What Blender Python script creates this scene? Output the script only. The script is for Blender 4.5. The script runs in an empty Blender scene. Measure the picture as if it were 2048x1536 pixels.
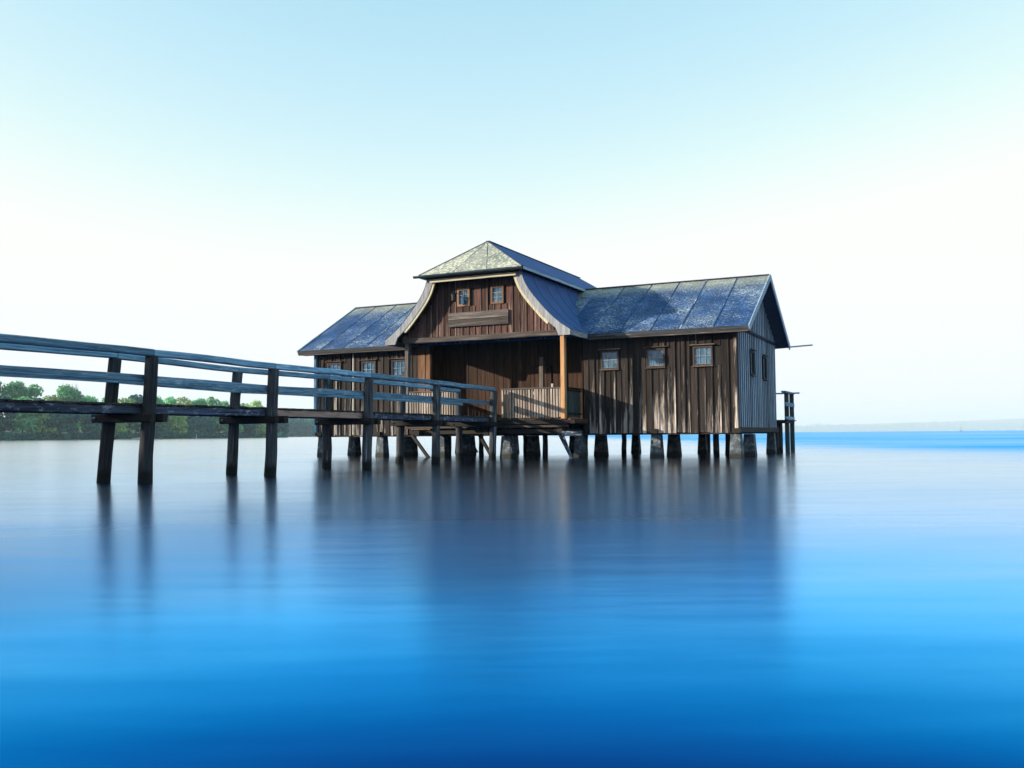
import bpy, math, random
from mathutils import Vector, Matrix, Euler, noise as mnoise

S = bpy.context.scene
COL = S.collection
R = math.radians
rng = random.Random(7)

# ------------------------------------------------------------------ camera
cam_d = bpy.data.cameras.new('camera')
cam = bpy.data.objects.new('camera', cam_d)
COL.objects.link(cam)
cam_d.sensor_fit = 'HORIZONTAL'
cam_d.sensor_width = 36.0
cam_d.lens = 36.0 * 1846.2 / 2048
cam_d.clip_start = 0.1
cam_d.clip_end = 40000
CAM_H = 0.85
cam.matrix_world = (Matrix.Translation((0, 0, CAM_H)) @ Matrix.Rotation(R(90) + 0.0544, 4, 'X')
                    @ Matrix.Rotation(-0.0084, 4, 'Z'))
S.camera = cam

# ------------------------------------------------------------------ sky and sun
ALPHA = 0.4474                       # the house front is turned this much
SUN_EL = R(15.0)
sun_h = Vector((-0.980, -0.197, 0)).normalized()          # towards the sun, on plan
sun_dir = Vector((sun_h.x * math.cos(SUN_EL), sun_h.y * math.cos(SUN_EL), math.sin(SUN_EL)))
W = bpy.data.worlds.new('World')
S.world = W
W.use_nodes = True
wn, wl = W.node_tree.nodes, W.node_tree.links
bg = wn['Background']
sky = wn.new('ShaderNodeTexSky')
sky.sky_type = 'NISHITA'
sky.sun_disc = False
sky.sun_elevation = SUN_EL
sky.sun_rotation = math.atan2(sun_h.x, sun_h.y)
sky.altitude = 0
sky.air_density = 0.8
sky.dust_density = 0.3
sky.ozone_density = 1.5
SKY_GAIN = (2.34, 2.54, 2.63)
SKY_POW = (1.2, 0.6, 0.4)
SKY_CAP = (1.62, 2.25, 2.80)
sep = wn.new('ShaderNodeSeparateColor')
com = wn.new('ShaderNodeCombineColor')
wl.new(sky.outputs[0], sep.inputs[0])
for i in range(3):
    n1 = wn.new('ShaderNodeMath'); n1.operation = 'SMOOTH_MIN'; n1.inputs[1].default_value = SKY_CAP[i]; n1.inputs[2].default_value = 0.35
    n2 = wn.new('ShaderNodeMath'); n2.operation = 'POWER'; n2.inputs[1].default_value = SKY_POW[i]
    n3 = wn.new('ShaderNodeMath'); n3.operation = 'MULTIPLY'; n3.inputs[1].default_value = SKY_GAIN[i]
    wl.new(sep.outputs[i], n1.inputs[0]); wl.new(n1.outputs[0], n2.inputs[0])
    wl.new(n2.outputs[0], n3.inputs[0]); wl.new(n3.outputs[0], com.inputs[i])
wl.new(com.outputs[0], bg.inputs['Color'])
bg.inputs['Strength'].default_value = 0.15

sun_d = bpy.data.lights.new('sun', 'SUN')
sun_d.energy = 5.0
sun_d.angle = R(0.5)
sun_d.color = (1.0, 0.86, 0.66)
sun = bpy.data.objects.new('sun', sun_d)
COL.objects.link(sun)
sun.rotation_euler = sun_dir.to_track_quat('Z', 'Y').to_euler()
sun.location = (-60, -20, 40)

vs = S.view_settings
vs.view_transform = 'Standard'
vs.look = 'None'
vs.exposure = 0.7
vs.gamma = 1.0
S.render.engine = 'CYCLES'
S.cycles.use_denoising = True
S.cycles.max_bounces = 6
S.cycles.diffuse_bounces = 3
S.cycles.glossy_bounces = 3
S.cycles.volume_bounces = 2
S.cycles.caustics_reflective = False
S.cycles.caustics_refractive = False


# ------------------------------------------------------------------ material helpers
def new_mat(name):
    m = bpy.data.materials.new(name)
    m.use_nodes = True
    return m, m.node_tree.nodes, m.node_tree.links, m.node_tree.nodes['Principled BSDF']


def ramp(n, stops, interp='LINEAR'):
    r = n.new('ShaderNodeValToRGB')
    r.color_ramp.interpolation = interp
    e = r.color_ramp.elements
    while len(e) < len(stops):
        e.new(0.5)
    for k, (p, c) in zip(e, stops):
        k.position = p
        k.color = (*c, 1) if len(c) == 3 else c
    return r


def mixc(n, l, fac, a, b, mode='MIX'):
    m = n.new('ShaderNodeMix'); m.data_type = 'RGBA'; m.blend_type = mode
    for sock, val in ((m.inputs[0], fac), (m.inputs[6], a), (m.inputs[7], b)):
        if hasattr(val, 'is_linked') or hasattr(val, 'links'):
            l.new(val, sock)
        elif isinstance(val, (int, float)):
            sock.default_value = val
        else:
            sock.default_value = (*val, 1)
    return m.outputs[2]


def coords(n, l, scale, random_shift=True):
    """object coordinates, shifted by a random amount for each object"""
    tc = n.new('ShaderNodeTexCoord')
    mp = n.new('ShaderNodeMapping')
    mp.inputs['Scale'].default_value = scale
    if random_shift:
        oi = n.new('ShaderNodeObjectInfo')
        mu = n.new('ShaderNodeVectorMath'); mu.operation = 'SCALE'
        mu.inputs[0].default_value = (17.3, 23.1, 31.7)
        l.new(oi.outputs['Random'], mu.inputs['Scale'])
        ad = n.new('ShaderNodeVectorMath')
        l.new(tc.outputs['Object'], ad.inputs[0]); l.new(mu.outputs[0], ad.inputs[1])
        l.new(ad.outputs[0], mp.inputs['Vector'])
        return mp.outputs[0], oi.outputs['Random']
    l.new(tc.outputs['Object'], mp.inputs['Vector'])
    return mp.outputs[0], None


def noise_tex(n, l, vec, scale, detail=4, rough=0.6):
    t = n.new('ShaderNodeTexNoise')
    t.inputs['Scale'].default_value = scale
    t.inputs['Detail'].default_value = detail
    t.inputs['Roughness'].default_value = rough
    l.new(vec, t.inputs['Vector'])
    return t.outputs['Fac']


def bump(n, l, height, strength, dist, bsdf):
    b = n.new('ShaderNodeBump')
    b.inputs['Strength'].default_value = strength
    b.inputs['Distance'].default_value = dist
    l.new(height, b.inputs['Height'])
    l.new(b.outputs[0], bsdf.inputs['Normal'])


def wood(name, dark, mid, pale, wear=0.5, rough=0.8, vary=0.35, grain=1.0, low=None, zf=0.55, wet=False, spread=0.10):
    """long-grained timber: grain along the local Z axis, worn in streaks"""
    m, n, l, bs = new_mat(name)
    g, rnd = coords(n, l, (26 * grain, 26 * grain, 1.1))
    f = noise_tex(n, l, g, 1.0, 6, 0.65)
    base = ramp(n, [(0.3, dark), (0.62, mid)])
    l.new(f, base.inputs[0])
    g2, _ = coords(n, l, (9, 9, zf))
    f2 = noise_tex(n, l, g2, 1.0, 5, 0.7)
    wr = ramp(n, [(0.72 - 0.3 * wear, (0, 0, 0)), (0.95 - 0.3 * wear, (1, 1, 1))])
    sr = n.new('ShaderNodeMath'); sr.operation = 'MULTIPLY_ADD'      # some pieces more worn than others
    frc = n.new('ShaderNodeMath'); frc.operation = 'FRACT'
    m7 = n.new('ShaderNodeMath'); m7.operation = 'MULTIPLY'; m7.inputs[1].default_value = 7.31
    l.new(rnd, m7.inputs[0]); l.new(m7.outputs[0], frc.inputs[0])
    sr.inputs[1].default_value = spread; sr.inputs[2].default_value = -spread / 2
    l.new(frc.outputs[0], sr.inputs[0])
    fa = n.new('ShaderNodeMath'); l.new(f2, fa.inputs[0]); l.new(sr.outputs[0], fa.inputs[1])
    f2 = fa.outputs[0]
    if low:                                         # rain-splashed, bleached towards the foot of the wall
        geo = n.new('ShaderNodeNewGeometry')
        sp = n.new('ShaderNodeSeparateXYZ'); l.new(geo.outputs['Position'], sp.inputs[0])
        mz = n.new('ShaderNodeMapRange')
        mz.inputs['From Min'].default_value = low[0]; mz.inputs['From Max'].default_value = low[1]
        mz.inputs['To Min'].default_value = low[2]; mz.inputs['To Max'].default_value = low[3]
        l.new(sp.outputs['Z'], mz.inputs['Value'])
        am = n.new('ShaderNodeMath'); l.new(f2, am.inputs[0]); l.new(mz.outputs[0], am.inputs[1])
        l.new(am.outputs[0], wr.inputs[0])
    else:
        l.new(f2, wr.inputs[0])
    c = mixc(n, l, wr.outputs[0], base.outputs[0], pale)
    # fine dark cracks
    g3, _ = coords(n, l, (70, 70, 1.6))
    f3 = noise_tex(n, l, g3, 1.0, 3, 0.6)
    cr = ramp(n, [(0.36, (0.25, 0.25, 0.25)), (0.45, (1, 1, 1))])
    l.new(f3, cr.inputs[0])
    c = mixc(n, l, 0.75, c, cr.outputs[0], 'MULTIPLY')
    # each piece a little lighter or darker
    mr = n.new('ShaderNodeMapRange')
    mr.inputs['To Min'].default_value = 1 - vary
    mr.inputs['To Max'].default_value = 1 + vary
    l.new(rnd, mr.inputs['Value'])
    hv = n.new('ShaderNodeHueSaturation')
    l.new(mr.outputs[0], hv.inputs['Value']); l.new(c, hv.inputs['Color'])
    cout = hv.outputs[0]
    if wet:                                         # dark wet band with algae just above the water
        geo = n.new('ShaderNodeNewGeometry')
        sp = n.new('ShaderNodeSeparateXYZ'); l.new(geo.outputs['Position'], sp.inputs[0])
        ma = n.new('ShaderNodeMath'); ma.operation = 'MULTIPLY_ADD'; ma.inputs[1].default_value = -0.3
        l.new(f, ma.inputs[0]); l.new(sp.outputs['Z'], ma.inputs[2])
        mw = n.new('ShaderNodeMapRange'); mw.inputs['From Min'].default_value = 0.12; mw.inputs['From Max'].default_value = 0.0
        l.new(ma.outputs[0], mw.inputs['Value'])
        cout = mixc(n, l, mw.outputs[0], cout, (0.006, 0.008, 0.007))
    l.new(cout, bs.inputs['Base Color'])
    bs.inputs['Roughness'].default_value = rough
    bs.inputs['Specular IOR Level'].default_value = 0.25
    bump(n, l, f, 0.5, 0.006, bs)
    return m


M = {}
M['board'] = wood('weathered_board', (0.004, 0.004, 0.004), (0.040, 0.030, 0.028), (0.62, 0.54, 0.50), 0.50, low=(0.9, 3.6, 0.11, -0.10), vary=0.6, spread=0.22)
M['sunlit_board'] = wood('sunlit_board', (0.06, 0.03, 0.018), (0.26, 0.14, 0.08), (0.42, 0.27, 0.17), 0.45, vary=0.2)  # orange sunlight on these boards is put into their colour
M['gable_board'] = wood('gable_board', (0.018, 0.009, 0.009), (0.12, 0.058, 0.050), (0.38, 0.27, 0.25), 0.42, low=(4.4, 5.4, 0.10, -0.02), vary=0.5, spread=0.18)
M['shaded_recess_board'] = wood('shaded_recess_board', (0.004, 0.003, 0.0025), (0.06, 0.029, 0.019), (0.24, 0.14, 0.09), 0.38)  # shade inside the porch put into the wood as a darker tone
M['batten'] = wood('batten', (0.05, 0.032, 0.028), (0.16, 0.10, 0.085), (0.40, 0.33, 0.29), 0.5)
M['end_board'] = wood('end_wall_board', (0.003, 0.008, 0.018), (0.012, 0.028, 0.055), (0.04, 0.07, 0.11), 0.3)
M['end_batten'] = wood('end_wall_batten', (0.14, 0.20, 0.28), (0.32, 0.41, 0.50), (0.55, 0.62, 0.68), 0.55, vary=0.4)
M['pale_timber'] = wood('pale_timber', (0.40, 0.38, 0.34), (0.60, 0.57, 0.52), (0.7, 0.68, 0.62), 0.5)
M['rail'] = wood('grey_rail', (0.045, 0.13, 0.22), (0.24, 0.46, 0.64), (0.62, 0.76, 0.84), 0.60, zf=2.5)
M['pile'] = wood('pile_timber', (0.009, 0.011, 0.014), (0.06, 0.068, 0.08), (0.36, 0.44, 0.52), 0.52, wet=True)
M['stringer'] = wood('stringer', (0.010, 0.013, 0.020), (0.07, 0.10, 0.16), (0.52, 0.62, 0.78), 0.66, zf=4.0)
M['pink'] = wood('new_stringer', (0.30, 0.20, 0.16), (0.44, 0.31, 0.26), (0.52, 0.40, 0.35), 0.4, vary=0.05)
M['fresh'] = wood('fresh_pine', (0.42, 0.22, 0.10), (0.62, 0.36, 0.18), (0.70, 0.46, 0.26), 0.4, vary=0.05, grain=0.6)
M['beam'] = wood('dark_beam', (0.008, 0.007, 0.007), (0.03, 0.025, 0.022), (0.10, 0.09, 0.085), 0.3)
M['sill_beam'] = wood('weathered_beam', (0.03, 0.026, 0.025), (0.13, 0.11, 0.105), (0.34, 0.31, 0.30), 0.6)
M['plank'] = wood('deck_plank', (0.012, 0.012, 0.012), (0.05, 0.048, 0.045), (0.20, 0.19, 0.15), 0.35)
M['picket'] = wood('picket', (0.12, 0.095, 0.085), (0.40, 0.34, 0.30), (0.62, 0.57, 0.53), 0.6, vary=0.45)
M['side_panel'] = wood('side_panel', (0.02, 0.032, 0.034), (0.06, 0.09, 0.095), (0.16, 0.20, 0.21), 0.4)
M['trim_cream'] = wood('cream_trim', (0.42, 0.38, 0.26), (0.62, 0.57, 0.40), (0.7, 0.66, 0.5), 0.5, vary=0.05)
M['barge'] = wood('barge_board', (0.16, 0.17, 0.20), (0.36, 0.38, 0.42), (0.55, 0.56, 0.56), 0.5, vary=0.08)
M['barge_blue'] = wood('end_barge', (0.22, 0.32, 0.42), (0.42, 0.55, 0.65), (0.6, 0.7, 0.75), 0.5, vary=0.05)
M['soffit'] = wood('soffit', (0.06, 0.08, 0.10), (0.14, 0.18, 0.22), (0.25, 0.3, 0.34), 0.4)
M['fascia'] = wood('fascia', (0.014, 0.017, 0.022), (0.05, 0.056, 0.066), (0.24, 0.25, 0.27), 0.42)
M['red_trim'] = wood('red_brown_trim', (0.05, 0.02, 0.016), (0.13, 0.06, 0.045), (0.2, 0.11, 0.09), 0.3)
M['white_bar'] = wood('white_glazing_bar', (0.26, 0.30, 0.36), (0.38, 0.43, 0.48), (0.5, 0.54, 0.58), 0.5, vary=0.03)
M['win_frame'] = wood('window_frame', (0.03, 0.02, 0.018), (0.09, 0.06, 0.05), (0.22, 0.19, 0.18), 0.35)
M['tan_frame'] = wood('tan_window_frame', (0.14, 0.07, 0.045), (0.30, 0.18, 0.12), (0.4, 0.28, 0.2), 0.4)


def plain(name, col, rough=0.6, metal=0.0, nscale=0, amt=0.3):
    m, n, l, bs = new_mat(name)
    bs.inputs['Roughness'].default_value = rough
    bs.inputs['Metallic'].default_value = metal
    if nscale:
        v, _ = coords(n, l, (1, 1, 1))
        f = noise_tex(n, l, v, nscale, 5)
        lo = tuple(c * (1 - amt) for c in col); hi = tuple(min(1, c * (1 + amt)) for c in col)
        r = ramp(n, [(0.3, lo), (0.7, hi)])
        l.new(f, r.inputs[0]); l.new(r.outputs[0], bs.inputs['Base Color'])
        bump(n, l, f, 0.3, 0.01, bs)
    else:
        bs.inputs['Base Color'].default_value = (*col, 1)
    return m


M['dark_metal'] = plain('dark_metal', (0.02, 0.025, 0.03), 0.45, 0.6, 8)
M['gutter'] = plain('gutter_metal', (0.03, 0.05, 0.065), 0.4, 0.5, 6)
M['bolt'] = plain('bolt_steel', (0.5, 0.5, 0.48), 0.4, 0.8, 20)
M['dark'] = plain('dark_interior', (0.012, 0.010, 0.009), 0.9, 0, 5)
M['white_paint'] = plain('white_paint', (0.75, 0.75, 0.72), 0.5, 0, 5, 0.1)
M['lamp_glass'] = plain('lamp_glass', (0.25, 0.26, 0.26), 0.3, 0, 10)
M['ground'] = plain('shore_soil', (0.05, 0.07, 0.03), 0.9, 0, 0.3)
M['hill'] = plain('far_hill', (0.035, 0.075, 0.06), 0.95, 0, 0.01)
M['red_roof'] = plain('house_roof', (0.28, 0.14, 0.1), 0.8, 0, 1)


def mat_glass():
    m, n, l, bs = new_mat('old_window_glass')
    v, rnd = coords(n, l, (1, 1, 1))
    f = noise_tex(n, l, v, 5.0, 3)
    r = ramp(n, [(0.35, (0.02, 0.05, 0.09)), (0.65, (0.09, 0.19, 0.30))])
    l.new(f, r.inputs[0]); l.new(r.outputs[0], bs.inputs['Base Color'])
    bs.inputs['Roughness'].default_value = 0.08
    bs.inputs['Specular IOR Level'].default_value = 0.5
    bs.inputs['Coat Weight'].default_value = 0.0
    bs.inputs['Coat Roughness'].default_value = 0.04
    bump(n, l, f, 0.15, 0.02, bs)
    return m


M['glass'] = mat_glass()


def mat_concrete():
    m, n, l, bs = new_mat('pier_concrete')
    v, rnd = coords(n, l, (1, 1, 1))
    f = noise_tex(n, l, v, 6.0, 6, 0.65)
    r = ramp(n, [(0.3, (0.018, 0.022, 0.028)), (0.52, (0.07, 0.09, 0.11)), (0.74, (0.28, 0.33, 0.36))])
    l.new(f, r.inputs[0])
    # wet dark band with algae above the water line, ragged edge
    geo = n.new('ShaderNodeNewGeometry')
    sp = n.new('ShaderNodeSeparateXYZ'); l.new(geo.outputs['Position'], sp.inputs[0])
    f2 = noise_tex(n, l, v, 3.0, 4)
    ad = n.new('ShaderNodeMath'); ad.operation = 'MULTIPLY_ADD'
    ad.inputs[1].default_value = 0.35
    l.new(f2, ad.inputs[0]); ad.inputs[2].default_value = -0.02
    lt = n.new('ShaderNodeMath'); lt.operation = 'SUBTRACT'
    l.new(ad.outputs[0], lt.inputs[0]); l.new(sp.outputs['Z'], lt.inputs[1])
    mr = n.new('ShaderNodeMapRange'); mr.inputs['From Min'].default_value = -0.03; mr.inputs['From Max'].default_value = 0.05
    l.new(lt.outputs[0], mr.inputs['Value'])
    c = mixc(n, l, mr.outputs[0], r.outputs[0], (0.02, 0.022, 0.018))
    l.new(c, bs.inputs['Base Color'])
    bs.inputs['Roughness'].default_value = 0.85
    bump(n, l, f, 0.5, 0.02, bs)
    return m


M['concrete'] = mat_concrete()


def mat_felt(name, base_lo, base_hi, lichen, amount, stretch=(5.0, 16.0, 1.0), ridge=None, courses=0.0):
    """bitumen felt with patches and specks of lichen"""
    m, n, l, bs = new_mat(name)
    v, rnd = coords(n, l, (1, 1, 1))
    f = noise_tex(n, l, v, 1.6, 5)
    r = ramp(n, [(0.3, base_lo), (0.7, base_hi)])
    l.new(f, r.inputs[0])
    v2, _ = coords(n, l, stretch)
    f2 = noise_tex(n, l, v2, 1.3, 6, 0.75)
    f3 = noise_tex(n, l, v, 0.55, 3)
    ad = n.new('ShaderNodeMath'); ad.operation = 'ADD'
    l.new(f2, ad.inputs[0])
    sc = n.new('ShaderNodeMath'); sc.operation = 'MULTIPLY'; sc.inputs[1].default_value = 0.35
    l.new(f3, sc.inputs[0]); l.new(sc.outputs[0], ad.inputs[1])
    lr = ramp(n, [(0.80 - amount * 0.25, (0, 0, 0)), (0.86 - amount * 0.25, (1, 1, 1))])
    l.new(ad.outputs[0], lr.inputs[0])
    c = mixc(n, l, lr.outputs[0], r.outputs[0], lichen)
    if ridge:                                       # sunlit band along the ridge, painted in as cream lichen
        tc = n.new('ShaderNodeTexCoord')
        sp = n.new('ShaderNodeSeparateXYZ'); l.new(tc.outputs['Object'], sp.inputs[0])
        fr = n.new('ShaderNodeMath'); fr.operation = 'MULTIPLY_ADD'; fr.inputs[1].default_value = 3.4
        l.new(ad.outputs[0], fr.inputs[0]); l.new(sp.outputs['Y'], fr.inputs[2])
        mr = n.new('ShaderNodeMapRange'); mr.inputs['From Min'].default_value = ridge[0]; mr.inputs['From Max'].default_value = ridge[1]
        mr.inputs['To Max'].default_value = 0.85
        l.new(fr.outputs[0], mr.inputs['Value'])
        c = mixc(n, l, mr.outputs[0], c, ridge[2])
    # fine courses of small felt shingles
    bk = n.new('ShaderNodeTexBrick')
    bk.inputs['Scale'].default_value = 1.0
    bk.inputs['Brick Width'].default_value = 0.30; bk.inputs['Row Height'].default_value = 0.145
    bk.inputs['Mortar Size'].default_value = 0.014; bk.inputs['Mortar Smooth'].default_value = 0.4
    bk.inputs['Color1'].default_value = (1.25, 1.25, 1.25, 1); bk.inputs['Color2'].default_value = (0.72, 0.72, 0.72, 1)
    bk.inputs['Mortar'].default_value = (0.35, 0.35, 0.35, 1)
    l.new(v, bk.inputs['Vector'])
    c = mixc(n, l, courses, c, bk.outputs['Color'], 'MULTIPLY')
    l.new(c, bs.inputs['Base Color'])
    bs.inputs['Roughness'].default_value = 0.75
    bs.inputs['Specular IOR Level'].default_value = 0.35
    bump(n, l, f2, 0.35, 0.012, bs)
    return m


M['felt'] = mat_felt('roof_felt', (0.007, 0.036, 0.125), (0.020, 0.080, 0.24), (0.48, 0.58, 0.64), 0.31, (9.0, 30.0, 1.0), (5.7, 7.4, (0.46, 0.47, 0.33)), 0.75)
M['felt_plain'] = mat_felt('roof_felt_smooth', (0.014, 0.062, 0.21), (0.026, 0.095, 0.30), (0.07, 0.16, 0.34), 0.12)
M['felt_lichen'] = mat_felt('roof_felt_lichen', (0.15, 0.17, 0.16), (0.32, 0.34, 0.30), (0.56, 0.57, 0.47), 0.46, (7, 7, 7))
M['seam'] = plain('felt_seam', (0.020, 0.050, 0.12), 0.7, 0, 4)


def mat_leaf(name, lo, hi):
    m, n, l, bs = new_mat(name)
    v, rnd = coords(n, l, (1, 1, 1))
    f = noise_tex(n, l, v, 0.35, 3)
    r = ramp(n, [(0.3, lo), (0.7, hi)])
    l.new(f, r.inputs[0])
    mr = n.new('ShaderNodeMapRange'); mr.inputs['To Min'].default_value = 0.7; mr.inputs['To Max'].default_value = 1.35
    l.new(rnd, mr.inputs['Value'])
    hv = n.new('ShaderNodeHueSaturation')
    l.new(mr.outputs[0], hv.inputs['Value']); l.new(r.outputs[0], hv.inputs['Color'])
    l.new(hv.outputs[0], bs.inputs['Base Color'])
    bs.inputs['Roughness'].default_value = 0.6
    bs.inputs['Specular IOR Level'].default_value = 0.2
    tr_ = n.new('ShaderNodeBsdfTranslucent'); l.new(hv.outputs[0], tr_.inputs['Color'])
    ms = n.new('ShaderNodeMixShader'); ms.inputs[0].default_value = 0.45
    l.new(bs.outputs[0], ms.inputs[1]); l.new(tr_.outputs[0], ms.inputs[2])
    l.new(ms.outputs[0], n['Material Output'].inputs['Surface'])
    return m


M['leaf'] = mat_leaf('leaves', (0.05, 0.26, 0.12), (0.30, 0.68, 0.32))
M['leaf_yellow'] = mat_leaf('yellow_green_leaves', (0.18, 0.36, 0.10), (0.55, 0.70, 0.26))
M['leaf_dark'] = mat_leaf('dark_leaves', (0.006, 0.085, 0.10), (0.05, 0.30, 0.22))
M['bark'] = wood('bark', (0.02, 0.017, 0.014), (0.07, 0.058, 0.048), (0.14, 0.12, 0.10), 0.4)


def mat_water():
    m = bpy.data.materials.new('lake_water')
    m.use_nodes = True
    n, l = m.node_tree.nodes, m.node_tree.links
    n.clear()
    out = n.new('ShaderNodeOutputMaterial')
    dif = n.new('ShaderNodeBsdfDiffuse'); dif.inputs['Color'].default_value = (0.006, 0.07, 0.22, 1)
    glo = n.new('ShaderNodeBsdfGlossy'); glo.distribution = 'BECKMANN'
    mix = n.new('ShaderNodeAddShader')
    geo = n.new('ShaderNodeNewGeometry')
    sp = n.new('ShaderNodeSeparateXYZ'); l.new(geo.outputs['Position'], sp.inputs[0])
    # wind-ruffled patch beyond the house to the right: rougher water
    mx = n.new('ShaderNodeMapRange'); mx.interpolation_type = 'SMOOTHSTEP'
    mx.inputs['From Min'].default_value = 8; mx.inputs['From Max'].default_value = 26
    my = n.new('ShaderNodeMapRange'); my.interpolation_type = 'SMOOTHSTEP'
    my.inputs['From Min'].default_value = 16; my.inputs['From Max'].default_value = 40
    mp = n.new('ShaderNodeMapping'); mp.inputs['Scale'].default_value = (0.05, 0.22, 1)
    l.new(geo.outputs['Position'], mp.inputs['Vector'])
    f = noise_tex(n, l, mp.outputs[0], 1.0, 5, 0.6)
    wob = n.new('ShaderNodeMath'); wob.operation = 'MULTIPLY_ADD'; wob.inputs[1].default_value = 14; wob.inputs[2].default_value = -7
    l.new(f, wob.inputs[0])
    ay = n.new('ShaderNodeMath'); l.new(sp.outputs['Y'], ay.inputs[0]); l.new(wob.outputs[0], ay.inputs[1])
    l.new(sp.outputs['X'], mx.inputs['Value']); l.new(ay.outputs[0], my.inputs['Value'])
    mul = n.new('ShaderNodeMath'); mul.operation = 'MULTIPLY'
    l.new(mx.outputs[0], mul.inputs[0]); l.new(my.outputs[0], mul.inputs[1])
    ro = n.new('ShaderNodeMath'); ro.operation = 'MULTIPLY_ADD'
    ro.inputs[1].default_value = 0.20; ro.inputs[2].default_value = 0.14
    l.new(mul.outputs[0], ro.inputs[0])
    ro2 = n.new('ShaderNodeMath'); ro2.operation = 'MULTIPLY_ADD'; ro2.inputs[1].default_value = 0.12
    l.new(f, ro2.inputs[0]); l.new(ro.outputs[0], ro2.inputs[2])
    l.new(ro2.outputs[0], glo.inputs['Roughness'])
    glo2 = n.new('ShaderNodeBsdfGlossy'); glo2.distribution = 'BECKMANN'      # broader lobe of the averaged swell
    ro3 = n.new('ShaderNodeMath'); ro3.inputs[1].default_value = 0.17
    l.new(ro2.outputs[0], ro3.inputs[0]); l.new(ro3.outputs[0], glo2.inputs['Roughness'])
    # gentle swell left over by the long exposure
    mp2 = n.new('ShaderNodeMapping'); mp2.inputs['Scale'].default_value = (0.6, 2.2, 1); mp2.inputs['Rotation'].default_value = (0, 0, 0.12)
    l.new(geo.outputs['Position'], mp2.inputs['Vector'])
    f2 = noise_tex(n, l, mp2.outputs[0], 1.0, 3, 0.5)
    b = n.new('ShaderNodeBump'); b.inputs['Strength'].default_value = 0.014; b.inputs['Distance'].default_value = 0.25
    l.new(f2, b.inputs['Height']); l.new(b.outputs[0], glo.inputs['Normal'])
    lw = n.new('ShaderNodeLayerWeight'); lw.inputs['Blend'].default_value = 0.5
    # ruffled water turns its facets to the viewer and mirrors less
    fe0 = n.new('ShaderNodeMath'); fe0.operation = 'MULTIPLY_ADD'; fe0.inputs[1].default_value = -0.16
    mpf = n.new('ShaderNodeMapping'); mpf.inputs['Scale'].default_value = (0.012, 0.06, 1)
    l.new(geo.outputs['Position'], mpf.inputs['Vector'])
    fw_ = noise_tex(n, l, mpf.outputs[0], 1.0, 6, 0.65)
    gust = n.new('ShaderNodeMapRange'); gust.inputs['From Min'].default_value = 0.3; gust.inputs['From Max'].default_value = 0.7
    gust.inputs['To Min'].default_value = 0.35; gust.inputs['To Max'].default_value = 1.25
    l.new(fw_, gust.inputs['Value'])
    mg = n.new('ShaderNodeMath'); mg.operation = 'MULTIPLY'
    l.new(mul.outputs[0], mg.inputs[0]); l.new(gust.outputs[0], mg.inputs[1])
    l.new(mg.outputs[0], fe0.inputs[0]); l.new(lw.outputs['Facing'], fe0.inputs[2])
    mps = n.new('ShaderNodeMapping'); mps.inputs['Scale'].default_value = (0.5, 2.4, 1); mps.inputs['Rotation'].default_value = (0, 0, -0.1)
    l.new(geo.outputs['Position'], mps.inputs['Vector'])
    fs_ = noise_tex(n, l, mps.outputs[0], 1.0, 4, 0.55)
    sm = n.new('ShaderNodeMath'); l.new(f, sm.inputs[0]); l.new(fs_, sm.inputs[1])
    fe = n.new('ShaderNodeMath'); fe.operation = 'MULTIPLY_ADD'; fe.inputs[1].default_value = -0.05
    fe1 = n.new('ShaderNodeMath'); fe1.inputs[1].default_value = 0.04
    l.new(fe0.outputs[0], fe1.inputs[0])
    l.new(sm.outputs[0], fe.inputs[0]); l.new(fe1.outputs[0], fe.inputs[2])

    def fade(lo, hi):
        p_ = n.new('ShaderNodeMapRange'); p_.interpolation_type = 'SMOOTHSTEP'
        p_.inputs['From Min'].default_value = lo; p_.inputs['From Max'].default_value = hi
        l.new(fe.outputs[0], p_.inputs['Value'])
        return p_.outputs[0]
    cc = n.new('ShaderNodeCombineColor')

    def power(e_):
        p_ = n.new('ShaderNodeMath'); p_.operation = 'POWER'; p_.inputs[1].default_value = e_
        l.new(fe.outputs[0], p_.inputs[0])
        return p_.outputs[0]

    def times(x_, y_):
        p_ = n.new('ShaderNodeMath'); p_.operation = 'MULTIPLY'
        l.new(x_, p_.inputs[0]); l.new(y_, p_.inputs[1])
        return p_.outputs[0]
    l.new(times(power(7.0), fade(0.70, 0.93)), cc.inputs[0])
    l.new(times(power(3.2), fade(0.61, 0.84)), cc.inputs[1])
    l.new(fade(0.60, 0.88), cc.inputs[2])
    l.new(mixc(n, l, 1.0, cc.outputs[0], (1.0, 1.0, 1.0), 'MULTIPLY'), glo.inputs['Color'])
    l.new(glo.inputs['Color'].links[0].from_socket, glo2.inputs['Color'])
    gm = n.new('ShaderNodeMixShader'); gm.inputs[0].default_value = 0.22
    l.new(glo.outputs[0], gm.inputs[1]); l.new(glo2.outputs[0], gm.inputs[2])
    inv = n.new('ShaderNodeMath'); inv.operation = 'SUBTRACT'; inv.inputs[0].default_value = 1.0
    l.new(fade(0.80, 0.965), inv.inputs[1])
    l.new(mixc(n, l, inv.outputs[0], (0, 0, 0), (0.005, 0.052, 0.20)), dif.inputs['Color'])
    l.new(dif.outputs[0], mix.inputs[0]); l.new(gm.outputs[0], mix.inputs[1])
    l.new(mix.outputs[0], out.inputs['Surface'])
    return m


M['water'] = mat_water()

# ------------------------------------------------------------------ object helpers


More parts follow.
